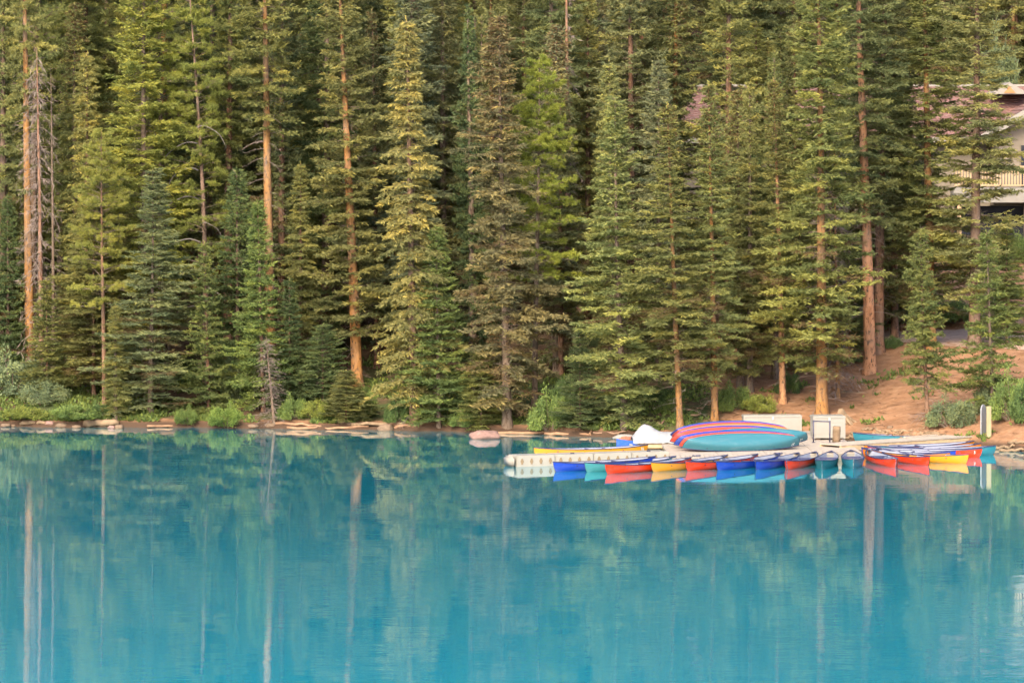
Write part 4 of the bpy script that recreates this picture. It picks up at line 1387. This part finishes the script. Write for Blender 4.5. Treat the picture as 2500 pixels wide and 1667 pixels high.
def build_gangway():
    A = wpt(2052, 1087, 0.40); Bq = wpt(2408, 1062, 0.42)
    Bq2 = Vector((Bq.x, Bq.y, 0.45))
    d = Bq2 - A; L = d.length
    root = empty('wooden_gangway', A, math.atan2(d.y, d.x))
    tag(root, 'planked wooden gangway leading from the dock to the right bank', 'gangway')
    box('side_beam', (L / 2, 0.02, -.13), (L, 0.06, 0.18), M_TIMBER, root)
    box('side_beam', (L / 2, 1.12, -.13), (L, 0.06, 0.18), M_TIMBER, root)
    n = 38
    w = L / n
    bm = bmesh.new(); box_bm(bm, (0, 0.57, 0), (w - .016, 1.2, 0.045))
    pl = bm_mesh('plank', bm, M_DECK)
    for i in range(n):
        o = link('plank', pl, root); o.location = ((i + .5) * w, RNG.uniform(-.02, .02), RNG.uniform(-.004, .004)); o.rotation_euler = (0, 0, RNG.uniform(-.006, .006))
    box('edge_board', (L * 0.68, 1.1, 0.05), (L * 0.22, 0.14, 0.05), M_DECK, root)
    # landing
    l = empty('landing_deck', Bq2 + Vector((.05, 0, 0)), 0.05)
    tag(l, 'pale timber landing at the right edge where the gangway meets the bank', 'landing')
    for i in range(14):
        box('plank', (0.12 + i * 0.21, 0.7, 0.0), (0.195, 1.5, 0.05), M_DECK, l)
    box('side_beam', (1.5, -0.02, -.16), (3.0, 0.07, 0.24), M_TIMBER, l)
    box('support_post', (0.7, 0.1, -.4), (0.16, 0.16, 0.5), M_TIMBER, l)
    box('support_post', (2.2, 0.1, -.4), (0.16, 0.16, 0.5), M_TIMBER, l)
    p = wpt(2414, 1074, 0.30)
    o = box('mooring_post', (0, 0, 0.6), (0.19, 0.19, 1.55), M_PALEPOST, None, 0.015)
    o.location = p
    tag(o, 'square pale timber post at the gangway end', 'post')
    q = wpt(2402, 1060, 0.52)
    sg = empty('notice_board', q + Vector((0, 0.25, 0)), math.radians(62))
    tag(sg, 'white arched board seen edge-on beside the pale timber post', 'board')
    bm = bmesh.new()
    prof = [(-.25, 0), (.25, 0)] + [(.25 * math.cos(a), .95 + .25 * math.sin(a)) for a in [i * math.pi / 10 for i in range(11)]]
    f = [bm.verts.new((x, -.025, z)) for x, z in prof]; k = [bm.verts.new((x, .025, z)) for x, z in prof]
    bm.faces.new(f); bm.faces.new(k[::-1])
    for i in range(len(prof)):
        j = (i + 1) % len(prof)
        bm.faces.new((f[i], k[i], k[j], f[j]))
    bmesh.ops.recalc_face_normals(bm, faces=bm.faces)
    link('panel', bm_mesh('panel', bm, M_TARP), sg)
    box('pole', (0, .06, .5), (.06, .06, 1.1), M_GALV, sg)
build_gangway()

# ------------------------------------------------------------------ chests, pipe frame, wooden bollard
def chest(label, px0, px1, py_foot, h, depth, z=DZ + .012):
    a, b = wpt(px0, py_foot, z), wpt(px1, py_foot, z)
    w = b.x - a.x
    root = empty('deck_chest', a, 0.06)
    tag(root, label, 'chest')
    box('body', (w / 2, depth / 2, h * .5 + .03), (w - .012, depth - .012, h - .06), M_CHEST, root)
    n = 5
    sh = (h - .17) / n
    for i in range(n):
        box('slat', (w / 2, .012, .07 + sh * (i + .5)), (w - .1, .03, sh - .010), M_CHEST, root, .004)
        box('slat', (.012, depth / 2, .07 + sh * (i + .5)), (.03, depth - .1, sh - .010), M_CHEST, root, .004)
    for x in (.03, w - .03):
        box('corner_post', (x, .006, h / 2), (.075, .06, h - .05), M_CHEST, root, .012)
    lid = box('lid', (w / 2, depth / 2, h - .02), (w + .05, depth + .05, .11), M_CHEST, root, .03)
    box('latch', (w / 2, -.04, h - .09), (.06, .03, .12), M_GALV, root, .006)
    for x in (.2, w - .2):
        box('foot', (x, .15, .015), (.18, .12, .05), M_LOGDARK, root)
chest('long cream slatted chest on the dock behind the overturned canoes', 1816, 1958, 1062, 0.78, 0.75)
chest('boxy cream slatted chest on the dock beside the wooden bollard', 1986, 2064, 1073, 0.92, 1.1)

def pipe_frame():
    a, b = wpt(1986, 1080, DZ), wpt(2026, 1081, DZ)
    o_ = a
    w = b - a
    h = 0.86
    root = empty('pipe_frame', a)
    tag(root, 'dark pipe frame standing in front of the boxy chest', 'frame')
    link('rail', tube_mesh('rail', [(0, 0, h), w * .5 + Vector((0, 0, h)), w + Vector((0, 0, h))], [.025] * 3, M_PIPE, 8), root)
    for p in (Vector((0, 0, 0)), w):
        link('upright', tube_mesh('upright', [p, p + Vector((0, 0, h / 2)), p + Vector((0, 0, h + .04))], [.028, .028, .034], M_PIPE, 8), root)
        box('base_plate', p + Vector((0, 0, .012)), (.14, .14, .02), M_PIPE, root)
pipe_frame()
p = wpt(2042, 1079, DZ)
o = link('wooden_bollard', tube_mesh('wooden_bollard', [(0, 0, 0), (0, 0, .2), (.01, 0, .45), (.015, 0, .64)], [.165, .155, .16, .15], M_LOGPALE, 14))
o.location = p
tag(o, 'weathered wooden bollard log standing before the boxy chest', 'bollard')

# ------------------------------------------------------------------ canoes
CL, CB = 4.95, 0.42
def canoe_surface(t, n, inset=0.0, top=0.0):
    at = abs(t)
    b = max(0.012, CB * max(0.0, 1 - at ** 2.3) ** 0.85 - inset)
    g = 0.345 + 0.10 * at ** 2.6 - top
    k = 0.0 + 0.045 * at ** 5 + (0.02 if inset else 0)
    pts = []
    for i in range(n + 1):
        ph = math.pi * i / n
        c, s = math.cos(ph), math.sin(ph)
        y = b * math.copysign(abs(c) ** 0.62, c)
        z = g - (g - k) * (abs(s) ** 0.62)
        hz = (z - k) / (g - k)
        x = t * (CL / 2 - inset) - math.copysign(1, t) * (at ** 10) * 0.16 * (1 - hz) ** 2
        pts.append(Vector((x, y, z)))
    return pts, g, b

def canoe_protos():
    ns, n = 41, 14
    ts = [math.sin(math.pi / 2 * (-1 + 2 * i / (ns - 1))) * .35 + .65 * (-1 + 2 * i / (ns - 1)) for i in range(ns)]
    out = {}
    for nm, inset, mat in (('hull', 0.0, M_HULL), ('interior', 0.014, M_INNER)):
        V, Q = [], []
        for t in ts:
            pts, g, b = canoe_surface(t, n, inset, 0.0 if nm == 'hull' else 0.004)
            V += pts
        for i in range(ns - 1):
            for k in range(n):
                q = (i * (n + 1) + k, i * (n + 1) + k + 1, (i + 1) * (n + 1) + k + 1, (i + 1) * (n + 1) + k)
                Q.append(q if nm == 'hull' else q[::-1])
        me = bpy.data.meshes.new(nm); me.from_pydata(V, [], Q); me.materials.append(mat)
        for p_ in me.polygons: p_.use_smooth = True
        out[nm] = me
    def rail(side):
        pts = []
        for t in ts:
            pp, g, b = canoe_surface(t, n)
            e = pp[0] if side > 0 else pp[-1]
            pts.append(e + Vector((0, 0, .004)))
        return tube_mesh('gunwale', pts, [.017] * len(pts), M_NAVY, 6)
    out['gunwale'] = [rail(1), rail(-1)]
    def slab(x, w, z, thick, inset=.03):
        bm = bmesh.new()
        pp, g, b = canoe_surface(x / (CL / 2), n)
        box_bm(bm, (x, 0, g - z), (w, 2 * b - inset, thick))
        return bm
    out['seat'] = [bm_mesh('seat', slab(x, .26, .09, .035), M_NAVY) for x in (-1.45, 1.15)]
    out['thwart'] = [bm_mesh('thwart', slab(x, .07, .03, .03), M_NAVY) for x in (-.1, -.95 + 1.6)]
    dk = []
    for s in (-1, 1):
        bm = bmesh.new()
        ring = []
        for t in (0.87, 0.92, 0.97, 0.999):
            pp, g, b = canoe_surface(s * t, n)
            ring.append((bm.verts.new(pp[0] + Vector((0, 0, .016))), bm.verts.new(pp[-1] + Vector((0, 0, .016)))))
        for i in range(3):
            bm.faces.new((ring[i][0], ring[i][1], ring[i + 1][1], ring[i + 1][0]))
        dk.append(bm_mesh('deck_plate', bm, M_NAVY))
    out['deck_plate'] = dk
    return out
CP = canoe_protos()
C_RED = (0.50, 0.030, 0.004)
C_ORG = (0.52, 0.145, 0.004)
C_YEL = (0.50, 0.200, 0.009)
C_BLU = (0.008, 0.038, 0.28)
C_TEA = (0.018, 0.130, 0.160)
C_TEAD = (0.010, 0.100, 0.110)
C_TEAL = (0.04, 0.19, 0.19)

def text_on(canoe_root, txt, end, side, x_in=0.42, size=0.17, upside=False, zoff=0.0):
    cu = bpy.data.curves.new('number', 'FONT')
    cu.body = txt; cu.size = size; cu.align_x = 'CENTER'; cu.align_y = 'CENTER'; cu.extrude = 0.002
    cu.materials.append(M_WHITE)
    tmp = bpy.data.objects.new('number', cu)
    me = bpy.data.meshes.new_from_object(tmp)
    bpy.data.objects.remove(tmp)
    o = link('number', me, canoe_root)
    t = end * (CL / 2 - x_in) / (CL / 2)
    pp, g, b = canoe_surface(t, 40)
    cand = [p_ for p_ in pp if p_.y * side > 0]
    zt = g * 0.66 + zoff
    p_ = min(cand, key=lambda v: abs(v.z - zt))
    pa, _, ba = canoe_surface(t + 0.02, 40)
    q_ = min([v for v in pa if v.y * side > 0], key=lambda v: abs(v.z - zt))
    tan = (q_ - p_)
    yaw = math.atan2(tan.y, tan.x)
    if side > 0: yaw += math.pi
    pz = min([v for v in pp if v.y * side > 0], key=lambda v: abs(v.z - zt - .08))
    slope = math.atan2(abs(pz.y) - abs(p_.y), pz.z - p_.z)
    o.location = p_ + Vector((0, side * 0.012, 0))
    o.rotation_euler = (math.radians(90) + slope, 0, yaw)
    return o

def canoe(label, color, loc, rot, number=None):
    root = empty('canoe', loc)
    root.rotation_euler = rot
    tag(root, label, 'canoe', 'rental canoes')
    h = link('hull', CP['hull'], root); h.color = (*color, 1)
    link('interior', CP['interior'], root)
    for m_ in CP['gunwale']: link('gunwale', m_, root)
    for m_ in CP['seat']: link('seat', m_, root)
    for m_ in CP['thwart']: link('thwart', m_, root)
    for m_ in CP['deck_plate']: link('deck_plate', m_, root)
    if number: text_on(root, *number)
    return root

def moored(label, color, near, far_px=None, far=None, number=None, draft=0.085, heel=0.0):
    """near: waterline pixel of the near end; far: waterline pixel of the other end, or only its column"""
    a = wpt(*near)
    sc_ = 1.0
    if far is not None:
        b = wpt(*far)
        sc_ = max(0.8, min(1.05, (b - a).length / CL))
    else:
        lo, hi = 0.0, CL
        for _ in range(40):
            dy = (lo + hi) / 2
            x = xat(far_px, a.y + dy + DIST)
            if math.hypot(x - a.x, dy) < CL: lo = dy
            else: hi = dy
        b = Vector((xat(far_px, a.y + lo + DIST), a.y + lo, 0))
    d = (b - a).normalized()
    c = a + d * (CL * sc_ / 2)
    c.z = -draft + RNG.uniform(-.012, .012)
    o = canoe(label, color, c, (heel + RNG.uniform(-.02, .02), 0, math.atan2(d.y, d.x)), number)
    o.scale.x = sc_
    return o

moored('blue canoe moored leftmost along the front of the dock', C_BLU, (1350, 1151), 1600)
moored('pale teal canoe moored between the leftmost blue and the first red canoe', C_TEAL, (1427, 1152), 1650)
moored('red canoe moored third from the left, its bow nearest to the viewer', C_RED, (1477, 1157), 1688)
moored('yellow canoe moored between two red canoes left of the blue pair', C_YEL, (1589, 1152), 1776)
moored('red canoe moored between the yellow canoe and the blue pair', C_RED, (1673, 1150), 1850)
moored('left one of the two blue canoes moored below the overturned pile', C_BLU, (1748, 1149), 1905)
moored('right one of the two blue canoes moored below the overturned pile', C_BLU, (1844, 1148), 1950)
moored('red canoe moored between the blue pair and the end-on teal canoes', C_RED, (1921, 1147), 1992)
moored('teal canoe pointing straight at the viewer, left of the two end-on ones', C_TEAD, (2007, 1146), 2030)
moored('blue-teal canoe pointing straight at the viewer, right of the two end-on ones', C_TEA, (2084, 1144), 2078)
moored('short-looking red canoe just right of the end-on canoes', C_RED, (2188, 1142), 2118)
moored('red canoe second in the row right of the end-on canoes', C_RED, (2270, 1137), 2140)
moored('yellow canoe in the right row with its bow low over its reflection', C_YEL, (2365, 1132), far=(2128, 1119))
moored('orange canoe squeezed between the yellow and the blue canoe on the right', C_ORG, (2320, 1127), far=(2126, 1117.5))
moored('blue canoe in the right row showing a short blue bow end', C_BLU, (2334, 1122), far=(2112, 1114.5))
moored('red canoe in the right row marked with a white number three', C_RED, (2398, 1117), far=(2118, 1112), number=('3', -1, 1, .30, .17, False, .03))
moored('teal canoe at the right end of the row beyond the red numbered one', C_TEA, (2432, 1110), far=(2150, 1110.5))
moored('orange canoe third from the gangway in the right row', C_ORG, (2396, 1104), far=(2118, 1109))
moored('orange canoe lying closest along the gangway', C_ORG, (2378, 1098), far=(2094, 1108))
moored('teal canoe half hidden behind the gangway beside the driftwood', C_TEA, (2082, 1077), far=(2350, 1080))
moored('long yellow canoe behind the plastic walkway marked sixteen', C_YEL, (1303, 1114.5), far=(1582, 1107), number=('16', 1, -1, .30, .17))

# overturned pile, leaning on each other like dominoes
pile = [(C_TEA, 'front teal canoe of the overturned pile, marked thirty-seven', 0.0, ('37', 1, 1, .34, .17)),
        (C_RED, 'red canoe of the overturned pile, second from the front', -0.10, None),
        (C_BLU, 'blue canoe of the overturned pile showing only its left end', -0.28, None),
        (C_TEA, 'rear teal canoe of the overturned pile with a white number at its right end', 0.50, ('12', 1, 1, .34, .17)),
        (C_RED, 'red canoe in the middle of the overturned pile behind the rear teal one', -0.38, None),
        (C_BLU, 'blue canoe in the middle of the overturned pile', -0.30, None),
        (C_ORG, 'orange canoe near the back of the overturned pile', -0.15, None),
        (C_RED, 'thin red strip of a canoe near the back of the overturned pile', -0.22, None),
        (C_BLU, 'rearmost blue canoe of the overturned pile', -0.25, None)]
base = wpt(1815, 1101, DZ)
for i, (c_, lb, sh, num) in enumerate(pile):
    al = math.radians(36 + 2.2 * i)
    yaw = math.radians(19 + RNG.uniform(-1.0, 1.0))
    lift = CB * math.sin(al) + 0.335 * math.cos(al) + 0.02
    pos = base + Vector((math.cos(yaw), math.sin(yaw), 0)) * sh + VD * (0.44 * i + 0.12)
    if i == 3: yaw += 0.03
    pos.z = DZ + lift + 0.018 * i
    g_ = sum(c_) / 3
    canoe(lb, tuple(v * 0.85 + (g_ + 0.02) * 0.15 for v in c_), pos, (math.pi + al, 0, yaw), num)

# tarp-covered skiff and the gear boat left of the pile
def covered_boat():
    p = wpt(1612, 1082, 0.30)
    root = empty('covered_skiff', p, 0.10)
    tag(root, 'small boat under a peaked white tarp left of the overturned canoes', 'boat')
    L, Wd = 2.3, 1.0
    n, m_ = 40, 16
    V, Q = [], []
    for i in range(n + 1):
        s = i / n
        for j in range(m_ + 1):
            q = -1 + 2 * j / m_
            ridge = np.interp(s, [0, .06, .17, .22, .3, .48, .6, .85, 1], [.16, .34, .62, .66, .62, .36, .33, .33, .30])
            z = ridge * (1 - abs(q) ** np.interp(s, [0, .2, .5, 1], [1.6, 1.15, 2.6, 3.2]))
            z += 0.03 * mnoise.noise((s * 9, q * 3, 1)) + .02 * mnoise.noise((s * 25, q * 9, 2))
            y = q * Wd * .5 * (1 + .06 * mnoise.noise((s * 7, q, 5)))
            if abs(q) == 1: z = -0.08 + .05 * mnoise.noise((s * 11, q, 8))
            V.append(((s - .5) * L, y, z + .12))
    for i in range(n):
        for j in range(m_):
            Q.append((i * (m_ + 1) + j, (i + 1) * (m_ + 1) + j, (i + 1) * (m_ + 1) + j + 1, i * (m_ + 1) + j + 1))
    me = mesh_np('tarp', V, Q, [M_TARP], smooth_shade=True)
    link('tarp', me, root)
    bm = bmesh.new(); box_bm(bm, (0.1, 0, -.08), (L - .3, .88, .22))
    link('hull', bm_mesh('hull', bm, M_TIMBER, .04), root)
covered_boat()

def gear_boat():
    p = wpt(1562, 1098, 0.0)
    root = empty('work_skiff', p, 0.12)
    tag(root, 'small blue skiff loaded with rusty gear behind the walkway end', 'boat')
    L, Wd, Hh = 1.9, 0.9, 0.34
    V, Q = [], []
    n = 12
    for i in range(n + 1):
        s = i / n
        w = Wd / 2 * (1 - (1 - min(1, s * 2.6)) ** 2.2) + .02
        zt = Hh + .12 * (1 - s) ** 2
        x = (s - .5) * L
        V += [(x, -w, zt), (x, -w * .8, -.06), (x, w * .8, -.06), (x, w, zt), (x, w * .86, zt), (x, w * .7, .02), (x, -w * .7, .02), (x, -w * .86, zt)]
    for i in range(n):
        for k in range(8):
            k2 = (k + 1) % 8
            Q.append((i * 8 + k, (i + 1) * 8 + k, (i + 1) * 8 + k2, i * 8 + k2))
    me = bpy.data.meshes.new('hull'); me.from_pydata(V, [], Q + [tuple(range(n * 8, n * 8 + 8))]); me.materials.append(M_HULL)
    h = link('hull', me, root); h.color = (0.03, 0.09, 0.36, 1)
    box('thwart', (.05, 0, Hh - .04), (.2, Wd * .85, .04), M_TARP, root)
    box('thwart', (.6, 0, Hh - .04), (.2, Wd * .85, .04), M_TARP, root)
    box('side_plate', (-.28, -.41, .22), (.42, .03, .12), M_TARP, root, .01)
    g = link('gear_heap', ROCK[0].copy(), root)
    g.data.materials.clear(); g.data.materials.append(M_RUST)
    g.location = (-.55, .15, .42); g.scale = (.36, .3, .17)
    g2 = link('folded_sheet', ROCK[2].copy(), root)
    g2.data.materials.clear(); g2.data.materials.append(M_TRIM)
    g2.location = (-.6, .28, .5); g2.scale = (.42, .28, .14)
gear_boat()

# rope loops on the dock edge
for i, (px, py) in enumerate([(1700, 1112), (1900, 1106)]):
    p = wpt(px, py, DZ + .03)
    pts = [(0.16 * math.cos(a) * (1 + .1 * math.sin(3 * a)), 0.12 * math.sin(a), 0.015 * math.sin(2 * a)) for a in np.linspace(0, 11.5, 36)]
    o = link('rope_coil', tube_mesh('rope_coil', pts, [.014] * len(pts), M_NAVY, 5))
    o.location = p
    tag(o, ('left' if i == 0 else 'right') + ' dark rope coil on the front planks of the dock', 'rope')
print('total objects', len(bpy.data.objects))
